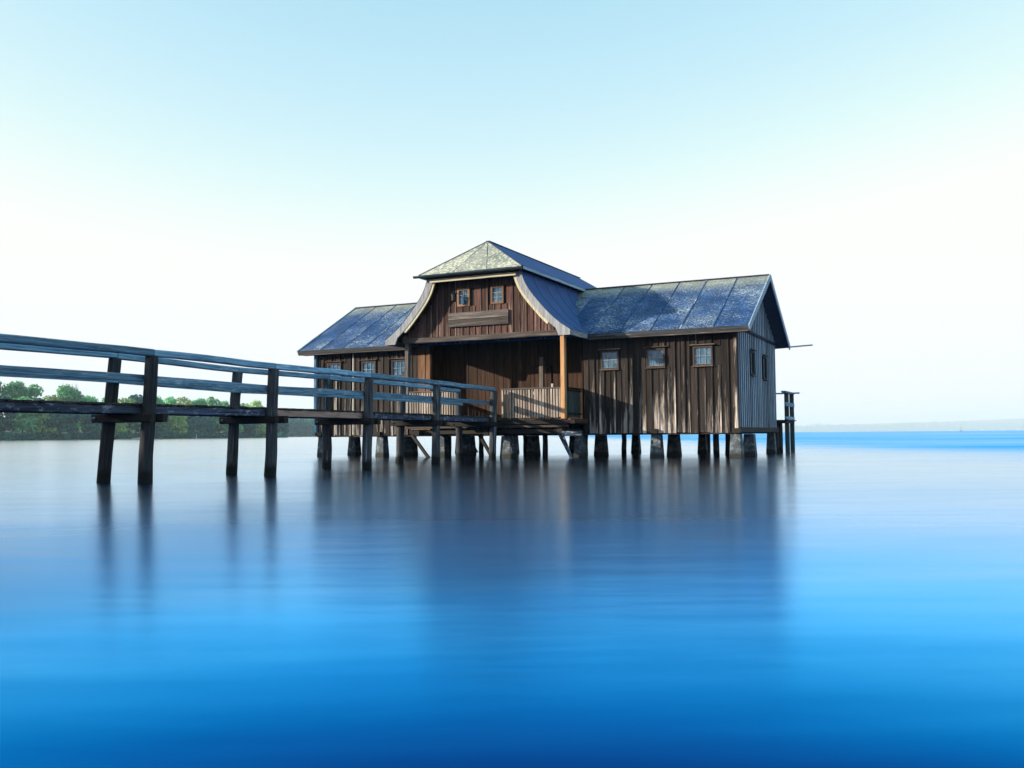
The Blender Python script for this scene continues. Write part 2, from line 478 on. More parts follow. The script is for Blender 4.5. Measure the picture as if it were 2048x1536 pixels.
def link(name, me, mat=None, parent=None, mtx=None):
    o = bpy.data.objects.new(name, me)
    COL.objects.link(o)
    if me is not None and mat is not None and len(me.materials) == 0:
        me.materials.append(M[mat])
    if parent is not None:
        o.parent = parent
        if parent.parent is not None:               # pieces are placed in the frame of the whole thing
            mtx = parent.matrix_basis.inverted() @ (mtx if mtx is not None else Matrix())
    if mtx is not None:
        o.matrix_basis = mtx
    return o


def tag(o, label=None, cat=None, group=None, kind=None):
    if label: o['label'] = label
    if cat: o['category'] = cat
    if group: o['group'] = group
    if kind: o['kind'] = kind
    return o


def empty(name, mtx=None):
    e = bpy.data.objects.new(name, None)
    COL.objects.link(e)
    e.empty_display_size = 0.3
    if mtx is not None:
        e.matrix_basis = mtx
    return e


def pydata(name, vs_, fs, mat, smooth=False):
    me = bpy.data.meshes.new(name)
    me.from_pydata([tuple(v) for v in vs_], [], fs)
    if mat: me.materials.append(M[mat])
    if smooth:
        me.polygons.foreach_set('use_smooth', [True] * len(me.polygons))
    me.update()
    return me


CACHE = {}


def stick_mesh(w, h, ln, mat, segs=1, wob=0.0, var=0):
    key = (round(w, 3), round(h, 3), round(ln, 2), mat, segs, wob, var)
    if key in CACHE:
        return CACHE[key]
    r = random.Random(hash((key[0], key[1], key[2], segs, var)) & 0xffff)
    c = min(w, h) * 0.14
    a, b = w / 2, h / 2
    prof = [(-a + c, -b), (a - c, -b), (a, -b + c), (a, b - c), (a - c, b), (-a + c, b), (-a, b - c), (-a, -b + c)]
    V, F = [], []
    for s in range(segs + 1):
        dx, dy = r.uniform(-wob, wob), r.uniform(-wob, wob)
        k = 1 + r.uniform(-wob, wob) * 2
        for x, y in prof:
            V.append((x * k + dx, y * k + dy, ln * s / segs))
    for s in range(segs):
        for i in range(8):
            j = (i + 1) % 8
            F.append((s * 8 + i, s * 8 + j, s * 8 + 8 + j, s * 8 + 8 + i))
    F.append(tuple(range(7, -1, -1)))
    F.append(tuple(segs * 8 + i for i in range(8)))
    me = pydata('stick', V, F, mat)
    CACHE[key] = me
    return me


def frame(p0, p1, ref=None):
    p0, p1 = Vector(p0), Vector(p1)
    d = p1 - p0
    z = d.normalized()
    if ref is None:
        ref = Vector((0, 1, 0)) if abs(z.z) > 0.9 else Vector((0, 0, 1))
    y = (Vector(ref) - z * Vector(ref).dot(z)).normalized()
    x = y.cross(z)
    m = Matrix((x, y, z)).transposed().to_4x4()
    m.translation = p0
    return m, d.length


def stick(name, p0, p1, w, h, mat, parent, ref=None, segs=1, wob=0.0, var=0):
    """straight timber: w across (horizontal), h along ref; its grain runs p0 to p1"""
    m, ln = frame(p0, p1, ref)
    return link(name, stick_mesh(w, h, ln, mat, segs, wob, var), None, parent, m)


def pile_mesh(r0, r1, ln, mat, var=0, sides=14, rings=5):
    key = ('pile', round(r0, 3), round(r1, 3), round(ln, 2), mat, var)
    if key in CACHE:
        return CACHE[key]
    r = random.Random(var * 31 + 5)
    V, F = [], []
    for s in range(rings + 1):
        t = s / rings
        rad = r0 + (r1 - r0) * t
        ox, oy = r.uniform(-.012, .012), r.uniform(-.012, .012)
        for i in range(sides):
            a = 2 * math.pi * i / sides
            k = rad * (1 + r.uniform(-.05, .05))
            V.append((k * math.cos(a) + ox, k * math.sin(a) + oy, ln * t))
    rad = r1 * 0.8
    for i in range(sides):
        a = 2 * math.pi * i / sides
        V.append((rad * math.cos(a), rad * math.sin(a), ln + 0.025))
    for s in range(rings + 1):
        for i in range(sides):
            j = (i + 1) % sides
            F.append((s * sides + i, s * sides + j, (s + 1) * sides + j, (s + 1) * sides + i))
    F.append(tuple((rings + 1) * sides + i for i in range(sides)))
    me = pydata('pile', V, F, mat, True)
    CACHE[key] = me
    return me


def pile(name, p0, p1, r0, r1, mat, parent, var=0):
    m, ln = frame(p0, p1)
    return link(name, pile_mesh(r0, r1, ln, mat, var), None, parent, m)


def prism_mesh(name, poly, a0, a1, axis, mat, smooth=False):
    """polygon in two coordinates, extruded along axis ('u' or 'v')"""
    def P(q, t):
        return (t, q[0], q[1]) if axis == 'u' else (q[0], t, q[1])
    n_ = len(poly)
    V = [P(q, a0) for q in poly] + [P(q, a1) for q in poly]
    F = [(i, (i + 1) % n_, n_ + (i + 1) % n_, n_ + i) for i in range(n_)]
    F += [tuple(range(n_ - 1, -1, -1)), tuple(range(n_, 2 * n_))]
    return pydata(name, V, F, mat, smooth)


def box(name, lo, hi, mat, parent):
    (x0, y0, z0), (x1, y1, z1) = lo, hi
    V = [(x0, y0, z0), (x1, y0, z0), (x1, y1, z0), (x0, y1, z0), (x0, y0, z1), (x1, y0, z1), (x1, y1, z1), (x0, y1, z1)]
    F = [(3, 2, 1, 0), (4, 5, 6, 7), (0, 1, 5, 4), (1, 2, 6, 5), (2, 3, 7, 6), (3, 0, 4, 7)]
    return link(name, pydata(name, V, F, mat), None, parent)


# house frame: u along the front (to the right), v to the back, z up from the water
HOUSE_M = Matrix.Translation((7.5464, 30.9233, 0)) @ Matrix.Rotation(-ALPHA, 4, 'Z')


def to_world(u, v, z=0.0):
    return HOUSE_M @ Vector((u, v, z))


# ------------------------------------------------------------------ the setting: lake, shores, hills
def grid_sheet(name, xs, ys, zf, mat, kind='structure'):
    V = [(x, y, zf(x, y)) for y in ys for x in xs]
    nx = len(xs)
    F = [(j * nx + i, j * nx + i + 1, (j + 1) * nx + i + 1, (j + 1) * nx + i) for j in range(len(ys) - 1) for i in range(nx - 1)]
    o = link(name, pydata(name, V, F, mat, True))
    o['kind'] = kind
    return o


steps = [-15800, -6000, -3000, -1500, -700, -300, -100, 0, 100, 300, 700, 1500, 3000, 6000, 15800]
grid_sheet('lake_water', steps, steps, lambda x, y: 0.0, 'water')


def px_x(px, Y):
    """world X at distance Y for a photograph column near the horizon"""
    return (px - 1024) / 1846.2 * Y


# far wooded shore on the left: its water line
SHORE = [(-900, 330), (-400, 360), (-60, 415), (150, 455), (330, 505), (480, 560), (575, 640)]
SHORE_W = [Vector((px_x(p, y), y, 0)) for p, y in SHORE]


def shore_at(px):
    for (p0, y0), (p1, y1) in zip(SHORE, SHORE[1:]):
        if p0 <= px <= p1:
            return y0 + (y1 - y0) * (px - p0) / (p1 - p0)
    return SHORE[0][1] if px < SHORE[0][0] else SHORE[-1][1]


def strip_land(name, line, inland, prof, mat):
    V, F = [], []
    k = len(prof)
    for p in line:
        for d, z in prof:
            V.append(p + inland * d + Vector((0, 0, z)))
    for i in range(len(line) - 1):
        for j in range(k - 1):
            F.append((i * k + j, (i + 1) * k + j, (i + 1) * k + j + 1, i * k + j + 1))
    o = link(name, pydata(name, V, F, mat, True))
    o['kind'] = 'structure'
    return o


strip_land('far_shore', SHORE_W, Vector((-0.25, 0.97, 0)), [(-1, -0.4), (2, 0.35), (25, 1.2), (60, 4.0), (150, 9.0)], 'ground')
HEAD = [Vector((px_x(430, 1050), 1050, 0)), Vector((px_x(560, 1080), 1080, 0)), Vector((px_x(660, 1120), 1120, 0)), Vector((px_x(740, 1180), 1180, 0)), Vector((px_x(790, 1260), 1260, 0))]
strip_land('headland', HEAD, Vector((-0.2, 0.98, 0)), [(-1, -0.4), (4, 0.4), (40, 3), (120, 8)], 'ground')
# shore off to the left, where the sun comes from
strip_land('near_shore', [Vector((-44, -140, 0)), Vector((-43, -60, 0)), Vector((-42, -20, 0)), Vector((-43, 10, 0)), Vector((-47, 40, 0)), Vector((-62, 62, 0))],
           Vector((-1, 0.0, 0)), [(-1, -0.4), (1.5, 0.4), (15, 1.2), (120, 3)], 'ground')

# hills across the lake to the right
V, F = [], []
hx = list(range(1150, 3001, 50))
for i, p in enumerate(hx):
    Y = 5000
    if p <= 2048:
        hpx = 4 + 22 * ((p - 1150) / 900) ** 1.25
    else:
        hpx = 26 + 3 * math.sin((p - 2048) / 950 * 1.6)
    hpx += 1.2 * mnoise.noise(Vector((p * 0.011, 3.3, 0)))
    zt = 0.88 * hpx / 1846.2 * 14000
    V += [(px_x(p, 11200), 11200, -0.5), (px_x(p, 11350), 11350, 2.5), (px_x(p, 12700), 12700, zt * 0.62), (px_x(p, 14000), 14000, zt), (px_x(p, 15300), 15300, zt * 0.7)]
for i in range(len(hx) - 1):
    for j in range(4):
        F.append((i * 5 + j, (i + 1) * 5 + j, (i + 1) * 5 + j + 1, i * 5 + j + 1))
o = link('hills', pydata('hills', V, F, 'hill', True))
o['kind'] = 'structure'

# ------------------------------------------------------------------ the boathouse
UR, UL, DEP = 0.0, -17.41, 7.344
ZB, ZE, ZR, OF, OR, OL = 0.864, 4.395, 6.685, 0.41, 0.505, 0.59
UC = -8.87                                    # centre line of the cross gable
SL = (ZR - ZE) / (DEP / 2 + OF)               # roof slope of the wings
house = empty('boathouse', HOUSE_M)
tag(house, 'weathered brown timber boathouse on stilts with a curved bell gable and blue felt roof', 'boathouse')


def roof_z(v):
    vv = v if v <= DEP / 2 else DEP - v
    return ZE + (vv + OF) * SL


def boards(parent, u0, u1, zlo, ztop, holes, mat, wmin, wmax, v_out, axis='u', name='board', lap=0.012, bat=None, bat_w=0.05, bat_name='batten', rr=rng, bat_var=0.0):
    """vertical cladding on a wall plane; holes: (a0, a1, z0, z1) are left open"""
    a = u0
    k = 0
    while a < u1 - 0.02:
        w = min(rr.uniform(wmin, wmax), u1 - a)
        if u1 - a - w < 0.06:
            w = u1 - a
        c = a + w / 2
        off = lap if k % 2 else 0.0
        zt = ztop(c) if callable(ztop) else ztop
        spans = [(zlo - rr.uniform(-0.015, 0.04), zt)]
        for (h0, h1, z0, z1) in holes:
            if a + 0.01 < h1 and a + w - 0.01 > h0:
                new = []
                for s0, s1 in spans:
                    if z0 > s0 and z1 < s1:
                        new += [(s0, z0), (z1, s1)]
                    else:
                        new.append((s0, s1))
                spans = new
        for s0, s1 in spans:
            if s1 - s0 < 0.05:
                continue
            t = 0.024
            tilt = rr.uniform(-0.004, 0.004)
            if axis == 'u':
                stick(name, (c, v_out - t / 2 - off, s0), (c + tilt, v_out - t / 2 - off, s1), w - 0.006, t, mat, parent)
            else:
                stick(name, (v_out + t / 2 + off, c, s0), (v_out + t / 2 + off, c + tilt, s1), w - 0.006, t, mat, parent, ref=(1, 0, 0))
            if bat:
                bw = bat_w * (1 + rr.uniform(-bat_var, bat_var))
                e = a + w
                if e < u1 - 0.03 and not any(h0 - 0.04 < e < h1 + 0.04 and s0 < z1 and s1 > z0 for h0, h1, z0, z1 in []):
                    inh = [(z0, z1) for h0, h1, z0, z1 in holes if h0 - 0.03 < e < h1 + 0.03]
                    seg = [(s0, s1)]
                    if not inh or len(spans) > 1:
                        for b0, b1 in seg:
                            if axis == 'u':
                                stick(bat_name, (e, v_out - t - 0.012 - lap, b0), (e, v_out - t - 0.012 - lap, b1), bw, 0.026, bat, parent)
                            else:
                                stick(bat_name, (v_out + t + 0.012 + lap, e, b0), (v_out + t + 0.012 + lap, e, b1), bw, 0.026, bat, parent, ref=(1, 0, 0))
        a += w
        k += 1


def window(parent, a, z, w, h, v_out, cols, rows, axis='u', fmat='win_frame', lintel=True, bars='white_bar', glass='glass', label=None, fw=0.055):
    """casement: frame mesh with panes, glazing bars, lintel and sill as its pieces"""
    def Q(x, d, zz):
        return (x, v_out - d, zz) if axis == 'u' else (v_out + d, x, zz)
    V, F = [], []

    def addb(x0, x1, d0, d1, z0, z1):
        b = len(V)
        for d in (d0, d1):
            for (x, zz) in ((x0, z0), (x1, z0), (x1, z1), (x0, z1)):
                V.append(Q(x, d, zz))
        F.extend([(b, b + 1, b + 2, b + 3), (b + 7, b + 6, b + 5, b + 4), (b, b + 4, b + 5, b + 1), (b + 1, b + 5, b + 6, b + 2), (b + 2, b + 6, b + 7, b + 3), (b + 3, b + 7, b + 4, b)])
    x0, x1, z0, z1 = a - w / 2, a + w / 2, z - h / 2, z + h / 2
    addb(x0, x0 + fw, -0.04, 0.055, z0, z1)
    addb(x1 - fw, x1, -0.04, 0.055, z0, z1)
    addb(x0 + fw, x1 - fw, -0.04, 0.052, z0, z0 + fw)
    addb(x0 + fw, x1 - fw, -0.04, 0.052, z1 - fw, z1)
    wn_ = link('window', pydata('window', V, F, fmat), None, parent)
    if label: wn_['label'] = label
    gx0, gx1, gz0, gz1 = x0 + fw, x1 - fw, z0 + fw, z1 - fw
    cw, ch = (gx1 - gx0) / cols, (gz1 - gz0) / rows
    for i in range(cols):
        for j in range(rows):
            d = 0.006 + rng.uniform(-0.002, 0.002)
            tl = rng.uniform(-0.004, 0.004)
            px0, px1, pz0, pz1 = gx0 + i * cw, gx0 + (i + 1) * cw, gz0 + j * ch, gz0 + (j + 1) * ch
            V2 = [Q(px0, d - tl, pz0), Q(px1, d + tl, pz0), Q(px1, d + tl, pz1), Q(px0, d - tl, pz1),
                  Q(px0, d - 0.006, pz0), Q(px1, d - 0.006, pz0), Q(px1, d - 0.006, pz1), Q(px0, d - 0.006, pz1)]
            F2 = [(0, 1, 2, 3), (7, 6, 5, 4), (0, 4, 5, 1), (1, 5, 6, 2), (2, 6, 7, 3), (3, 7, 4, 0)]
            link('pane', pydata('pane', V2, F2, glass), None, wn_)
    if bars:
        bt = 0.015
        for i in range(cols + 1):
            xx = gx0 + i * cw
            stick('glazing_bar', Q(xx, 0.018, gz0), Q(xx, 0.018, gz1), bt, 0.02, bars, wn_, ref=(0, 1, 0) if axis == 'u' else (1, 0, 0))
        for j in range(rows + 1):
            zz = gz0 + j * ch
            stick('glazing_bar', Q(gx0, 0.019, zz), Q(gx1, 0.019, zz), 0.02, bt, bars, wn_)
    if lintel:
        stick('lintel', Q(x0 - 0.09, 0.085, z1 + 0.05), Q(x1 + 0.09, 0.085, z1 + 0.05), 0.10, 0.03, 'sill_beam', wn_)
        stick('sill', Q(x0 - 0.02, 0.08, z0 - 0.025), Q(x1 + 0.02, 0.08, z0 - 0.025), 0.09, 0.035, 'sill_beam', wn_)
    return wn_


# --- walls
WZ = 3.47
win_r = [-4.49, -2.80, -1.14]
win_l = [-16.5, -14.80, -13.36]
holes_r = [(u - 0.34, u + 0.34, WZ - 0.33, WZ + 0.33) for u in win_r]
holes_l = [(u - 0.34, u + 0.34, WZ - 0.33 + 0.05, WZ + 0.33 + 0.05) for u in win_l]
wr = box('front_wall', (-5.5, 0.03, ZB + 0.02), (-0.03, 0.09, 4.52), 'dark', house)
wr['label'] = 'front wall of the right wing with three small windows'
boards(wr, -5.5, 0.0, ZB, 4.50, holes_r, 'board', 0.15, 0.29, 0.03, lap=0.02, bat='board', bat_w=0.045, bat_var=0.3)
wl_ = box('front_wall', (UL + 0.03, 0.03, ZB + 0.02), (-11.93, 0.09, 4.52), 'dark', house)
wl_['label'] = 'front wall of the left wing behind the walkway rails'
boards(wl_, -12.52, -11.93, ZB, 4.50, [], 'sunlit_board', 0.19, 0.2, 0.03, lap=0.02)
boards(wl_, UL, -12.52, ZB, 4.50, holes_l, 'board', 0.16, 0.29, 0.03, lap=0.02, bat='board', bat_w=0.04, bat_var=0.3)
for u, z0, z1 in ((-15.53, 0.9, 4.4), (-16.37, 0.9, 3.1)):
    stick('pale_timber', (u, -0.055, z0), (u, -0.055, z1), 0.045, 0.03, 'pale_timber', wl_)  # bright sunlit gaps in the cladding, painted as pale strips
stick('corner_board', (UL - 0.02, -0.02, ZB), (UL - 0.02, -0.02, 4.5), 0.14, 0.14, 'rail', wl_)
for u in win_r:
    window(house, u, WZ, 0.68, 0.66, 0.02, 3, 2)
for u in win_l:
    window(house, u, WZ + 0.05, 0.68, 0.66, 0.02, 3, 2)

end = link('end_wall', prism_mesh('end_wall', [(0.10, ZB + 0.02), (DEP - 0.1, ZB + 0.02), (DEP - 0.1, roof_z(0.1) - 0.12), (DEP / 2, ZR - 0.14), (0.10, roof_z(0.1) - 0.12)], -0.09, -0.03, 'u', 'dark'), None, house)
end['label'] = 'shaded end wall with narrow pale battens'
eh = [(2.1, 2.8, 2.9, 3.76), (4.5, 5.2, 2.88, 3.72)]
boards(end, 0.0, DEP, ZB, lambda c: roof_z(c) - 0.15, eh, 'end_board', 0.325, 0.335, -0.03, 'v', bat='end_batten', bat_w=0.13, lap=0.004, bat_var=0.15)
stick('trim_board', (0.06, 0.0, 4.42), (0.06, DEP, 4.42), 0.03, 0.10, 'end_board', end)
for c, zz in ((2.45, 3.33), (4.85, 3.30)):
    window(house, c, zz, 0.62, 0.86, 0.0, 1, 4, 'v', 'end_board', True, 'end_board', 'dark_metal', 'dark louvred opening in the end wall')
stick('corner_post', (-0.02, -0.03, ZB), (-0.02, -0.03, 4.45), 0.12, 0.12, 'board', end)
box('rear_wall', (UL + 0.05, DEP - 0.09, ZB), (-0.05, DEP, 4.5), 'board', house)
le = link('end_wall', prism_mesh('end_wall_far', [(0.10, ZB + 0.02), (DEP - 0.1, ZB + 0.02), (DEP - 0.1, roof_z(0.1) - 0.12), (DEP / 2, ZR - 0.14), (0.10, roof_z(0.1) - 0.12)], UL, UL + 0.08, 'u', 'board'), None, house)
le['label'] = 'far end wall on the left'
box('floor', (UL + 0.05, 0.05, 1.24), (-0.1, DEP - 0.1, 1.36), 'beam', house)

# --- porch recess
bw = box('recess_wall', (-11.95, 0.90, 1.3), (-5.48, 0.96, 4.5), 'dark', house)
boards(bw, -11.93, -5.5, 1.36, 4.42, [(-8.0, -7.1, 1.39, 3.45)], 'shaded_recess_board', 0.16, 0.22, 0.90, lap=0.012)
dr = box('door', (-7.98, 0.86, 1.40), (-7.12, 0.90, 3.43), 'beam', house)
for i in range(5):
    stick('door_board', (-7.90 + i * 0.172, 0.848, 1.42), (-7.90 + i * 0.172, 0.848, 3.40), 0.16, 0.02, 'shaded_recess_board', dr)
stick('handle', (-7.85, 0.81, 2.35), (-7.85, 0.81, 2.5), 0.025, 0.025, 'bolt', dr)
for a in (-11.94, -5.49):
    sw = box('recess_side_wall', (a - 0.03, 0.1, 1.3), (a + 0.03, 0.95, 4.5), 'dark', house)
    boards(sw, 0.02, 0.9, 1.36, 4.42, [], 'shaded_recess_board', 0.16, 0.2, a + (0.03 if a < -8 else -0.08), 'v')
box('porch_ceiling', (-12.2, -1.58, 4.44), (-5.45, 0.9, 4.50), 'beam', house)
stick('inner_post', (-7.30, 0.35, 1.38), (-7.30, 0.35, 3.72), 0.18, 0.14, 'sill_beam', house)
cl = box('ceiling_lamp', (-8.30, -0.1, 4.38), (-8.10, 0.1, 4.44), 'lamp_glass', house)

# --- porch deck
deck = box('porch_deck', (-12.05, -1.60, 1.29), (-5.48, 0.88, 1.34), 'beam', house)
a = -12.05
k = 0
while a < -5.55:
    stick('deck_plank', (a + 0.07, -1.66 + rng.uniform(-0.02, 0.02), 1.363), (a + 0.07, 0.86, 1.363 + rng.uniform(-0.004, 0.004)), 0.135, 0.04, 'plank', deck, var=k % 4)
    a += 0.142
    k += 1
stick('edge_beam', (-12.1, -1.62, 1.27), (-5.2, -1.62, 1.27), 0.08, 0.14, 'beam', house)
stick('edge_beam', (-12.1, -1.50, 1.14), (-5.5, -1.50, 1.14), 0.10, 0.12, 'sill_beam', house)
stick('side_beam', (-5.40, -1.66, 1.30), (-5.40, -0.02, 1.30), 0.12, 0.16, 'red_trim', house)
stick('side_beam', (-12.08, -1.66, 1.30), (-12.08, -0.02, 1.30), 0.12, 0.16, 'beam', house)
for u in (-5.75, -8.6, -11.5):
    stick('cross_beam', (u, -1.72, 0.93), (u, 7.4, 0.93), 0.22, 0.20, 'beam', house)
stick('bearer', (-12.0, -1.30, 0.955), (-5.6, -1.30, 0.955), 0.14, 0.18, 'beam', house)
be = stick('beam_end', (-5.62, -1.74, 0.86), (-4.92, -1.74, 0.86), 0.14, 0.17, 'stringer', house)

# --- porch posts and balustrade
ps = stick('porch_post', (-5.62, -1.60, 1.385), (-5.62, -1.60, 4.26), 0.17, 0.17, 'fresh', house)
ps['label'] = 'fresh orange pine porch post on the right'
box('post_foot', (-5.73, -1.70, 1.355), (-5.51, -1.50, 1.387), 'red_trim', house)
ps = stick('porch_post', (-11.95, -1.60, 1.385), (-11.95, -1.60, 4.26), 0.16, 0.16, 'sill_beam', house)
ps['label'] = 'grey weathered porch post on the left'


def balustrade(p0, p1, n_, mat, rmat='rail', skip=None, w=0.066):
    p0, p1 = Vector(p0), Vector(p1)
    m, ln = frame(p0 + Vector((0, 0, 2.45)), p1 + Vector((0, 0, 2.45)))
    b = link('balustrade', stick_mesh(0.13, 0.05, ln, rmat, 4, 0.004, n_), None, house, m)
    d = p1 - p0
    al = abs(d.y) > abs(d.x)
    stick('lower_rail', p0 + Vector((0, 0, 1.56)), p1 + Vector((0, 0, 1.56)), 0.04, 0.06, 'beam', b)
    stick('upper_rail', p0 + Vector((0, 0, 2.37)), p1 + Vector((0, 0, 2.37)), 0.04, 0.06, 'beam', b)
    side = Vector((-0.034, 0, 0)) if al else Vector((0, -0.034, 0))
    for i in range(n_):
        q = p0 + d * ((i + 0.5) / n_) + side
        z0, z1 = 1.43 + rng.uniform(-0.012, 0.012), 2.42
        t = d.normalized() * rng.uniform(-0.008, 0.008)
        stick('picket', q + Vector((0, 0, z0)), q + t + Vector((0, 0, z1)), w * rng.choice((0.92, 1, 1.08)), 0.022, mat, b, ref=(1, 0, 0) if al else (0, 1, 0))
    return b


balustrade((-8.02, -1.60, 0), (-5.70, -1.60, 0), 22, 'picket', 'sill_beam')
balustrade((-11.87, -1.60, 0), (-9.75, -1.60, 0), 20, 'picket', 'sill_beam')
balustrade((-5.60, -1.50, 0), (-5.60, 0.0, 0), 13, 'side_panel', 'beam', w=0.105)
balustrade((-11.97, -1.50, 0), (-11.97, 0.0, 0), 13, 'side_panel', 'beam', w=0.08)

# --- gable wall of the porch
PROF = [(1.88, 6.58), (2.04, 6.15), (2.27, 5.79), (2.60, 5.39), (2.96, 5.00), (3.35, 4.66), (3.68, 4.44)]   # half width, z (outer curve)


def interp(pts, x):
    if x <= pts[0][0]:
        return pts[0][1]
    for (x0, z0), (x1, z1) in zip(pts, pts[1:]):
        if x <= x1:
            return z0 + (z1 - z0) * (x - x0) / (x1 - x0)
    return pts[-1][1]


def smooth_prof(k=18):
    """resample the curve with a smooth spline"""
    P = [Vector((x, 0, z)) for x, z in PROF]
    P = [P[0] * 2 - P[1]] + P + [P[-1] * 2 - P[-2]]
    out = []
    for i in range(1, len(P) - 2):
        for s in range(3):
            t = s / 3
            a, b, c, d = P[i - 1], P[i], P[i + 1], P[i + 2]
            q = 0.5 * ((2 * b) + (c - a) * t + (2 * a - 5 * b + 4 * c - d) * t * t + (3 * b - a - 3 * c + d) * t ** 3)
            out.append((q.x, q.z))
    out.append(PROF[-1])
    return out


CUR = smooth_prof()


def offset_curve(cur, d):
    out = []
    for i, (x, z) in enumerate(cur):
        a = cur[max(0, i - 1)]; b = cur[min(len(cur) - 1, i + 1)]
        t = Vector((b[0] - a[0], b[1] - a[1])).normalized()
        nrm = Vector((-t.y, t.x)) * -1          # towards the inside / below
        out.append((x + nrm.x * d, z + nrm.y * d))
    return out


def gable_top(u):
    h = abs(u - UC)
    return min(6.5, interp(CUR, h + 0.12) - 0.10)


poly = [(UC - 3.25, 4.30), (UC + 3.25, 4.30)] + [(UC + x, z - 0.0) for x, z in reversed(offset_curve(CUR, 0.16)[:-2])] + [(UC - x, z) for x, z in offset_curve(CUR, 0.16)[:-2]]
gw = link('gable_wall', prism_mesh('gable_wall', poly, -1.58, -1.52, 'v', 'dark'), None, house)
GZ = 5.87
gwin = [-9.53, -8.15]
gh = [(u - 0.26, u + 0.26, GZ - 0.33, GZ + 0.33) for u in gwin]
boards(gw, UC - 3.3, UC + 3.3, 4.42, gable_top, gh, 'gable_board', 0.24, 0.27, -1.58, bat='batten', bat_w=0.05, lap=0.006, bat_var=0.2)
for u in gwin:
    window(house, u, GZ, 0.52, 0.66, -1.60, 2, 3, fmat='tan_frame', lintel=False, fw=0.075)
gb = stick('gable_beam', (UC - 3.22, -1.66, 4.36), (UC + 3.22, -1.66, 4.36), 0.16, 0.20, 'sill_beam', house, segs=10, wob=0.006)
sb = box('sign_board', (-10.13, -1.672, 4.79), (-7.68, -1.635, 5.31), 'beam', house)
sb['label'] = 'blank weathered board of two planks under the gable windows'
stick('sign_plank', (-10.13, -1.69, 5.185), (-7.68, -1.69, 5.185), 0.036, 0.25, 'sill_beam', sb, var=1)
stick('sign_plank', (-10.13, -1.69, 4.92), (-7.68, -1.69, 4.92), 0.036, 0.26, 'sill_beam', sb, var=2)

# gable trims: barge boards following the curve, each with a cream inner moulding
for s, nm in ((-1, 'left'), (1, 'right')):
    inner = offset_curve(CUR, 0.24)
    pl = [(UC + s * x, z) for x, z in CUR] + [(UC + s * (PROF[-1][0] + 0.02), 4.22), (UC + s * 3.30, 4.22)]
    pl += [(UC + s * x, z) for x, z in reversed(inner) if z > 4.45]
    if s < 0:
        pl = pl[::-1]
    link('barge_board', prism_mesh('barge_board', pl, -2.13, -2.07, 'v', 'barge'), None, house)
    i2 = offset_curve(CUR, 0.33)
    pl = [(UC + s * x, z) for x, z in inner if z > 4.62] + [(UC + s * x, z) for x, z in reversed(i2) if z > 4.62]
    if s < 0:
        pl = pl[::-1]
    link('barge_moulding', prism_mesh('barge_moulding', pl, -2.11, -2.04, 'v', 'trim_cream'), None, house)
    # eave board along the flared foot
    stick('eave_board', (UC + s * 3.70, -2.13, 4.32), (UC + s * 3.70, -0.38, 4.32), 0.05, 0.20, 'barge', house)
    # boarded underside of the overhang
    so = [(UC + s * x, z) for x, z in offset_curve(CUR, 0.11)] + [(UC + s * x, z) for x, z in reversed(offset_curve(CUR, 0.15))]
    if s < 0:
        so = so[::-1]
    link('verge_soffit', prism_mesh('verge_soffit', so, -2.06, -1.6, 'v', 'beam'), None, house)
    fs = [(UC + s * 3.2, 4.30), (UC + s * 3.66, 4.25), (UC + s * 3.66, 4.28), (UC + s * 3.2, 4.33)]
    if s < 0:
        fs = fs[::-1]
    link('foot_soffit', prism_mesh('foot_soffit', fs, -2.06, -0.3, 'v', 'beam'), None, house)
stick('frieze_board', (UC - 1.74, -2.20, 6.46), (UC + 1.74, -2.20, 6.46), 0.06, 0.12, 'trim_cream', house)

# --- roofs of the wings
def slab(v0, z0, v1, z1, t):
    return [(v0, z0), (v1, z1), (v1, z1 - t), (v0, z0 - t)]


U0, U1 = UL - OL, UR + OR
mid = DEP / 2
rf = link('main_roof', prism_mesh('main_roof', [(-OF, ZE - 0.02), (mid, ZR - 0.02), (DEP + OF, ZE - 0.02), (DEP + OF, ZE - 0.11), (mid, ZR - 0.13), (-OF, ZE - 0.11)], U0, U1, 'u', 'soffit'), None, house)
sl_len = math.hypot(mid + OF, ZR - ZE)


def sheet(name, u0, u1, front, mat, parent, var):
    """one strip of felt from eave to ridge, gently uneven"""
    r = random.Random(var)
    nu, nv = 4, 12
    V, F = [], []
    L = sl_len + 0.03
    for j in range(nv + 1):
        for i in range(nu + 1):
            ed = 0.002 if i in (0, nu) else 0
            V.append(((u1 - u0) * i / nu, L * j / nv, 0.006 + ed + r.uniform(0, 0.008)))
    for j in range(nv):
        for i in range(nu):
            q = j * (nu + 1) + i
            F.append((q, q + 1, q + nu + 2, q + nu + 1))
    b = len(V)
    V += [(0, 0, -0.03), (u1 - u0, 0, -0.03)]
    F.append((b, b + 1, nu, 0) if nu == 1 else (b, b + 1) + tuple(range(nu, -1, -1)))
    me = pydata(name, V, F, mat, True)
    ang = math.atan2(ZR - ZE, mid + OF)
    if front:
        mt = Matrix.Translation((u0, -OF - 0.03, ZE - 0.018 - 0.03 * SL)) @ Matrix.Rotation(ang, 4, 'X')
    else:
        mt = Matrix.Translation((u1, DEP + OF + 0.03, ZE - 0.018 - 0.03 * SL)) @ Matrix.Rotation(math.pi, 4, 'Z') @ Matrix.Rotation(ang, 4, 'X')
    return link(name, me, None, parent, mt)


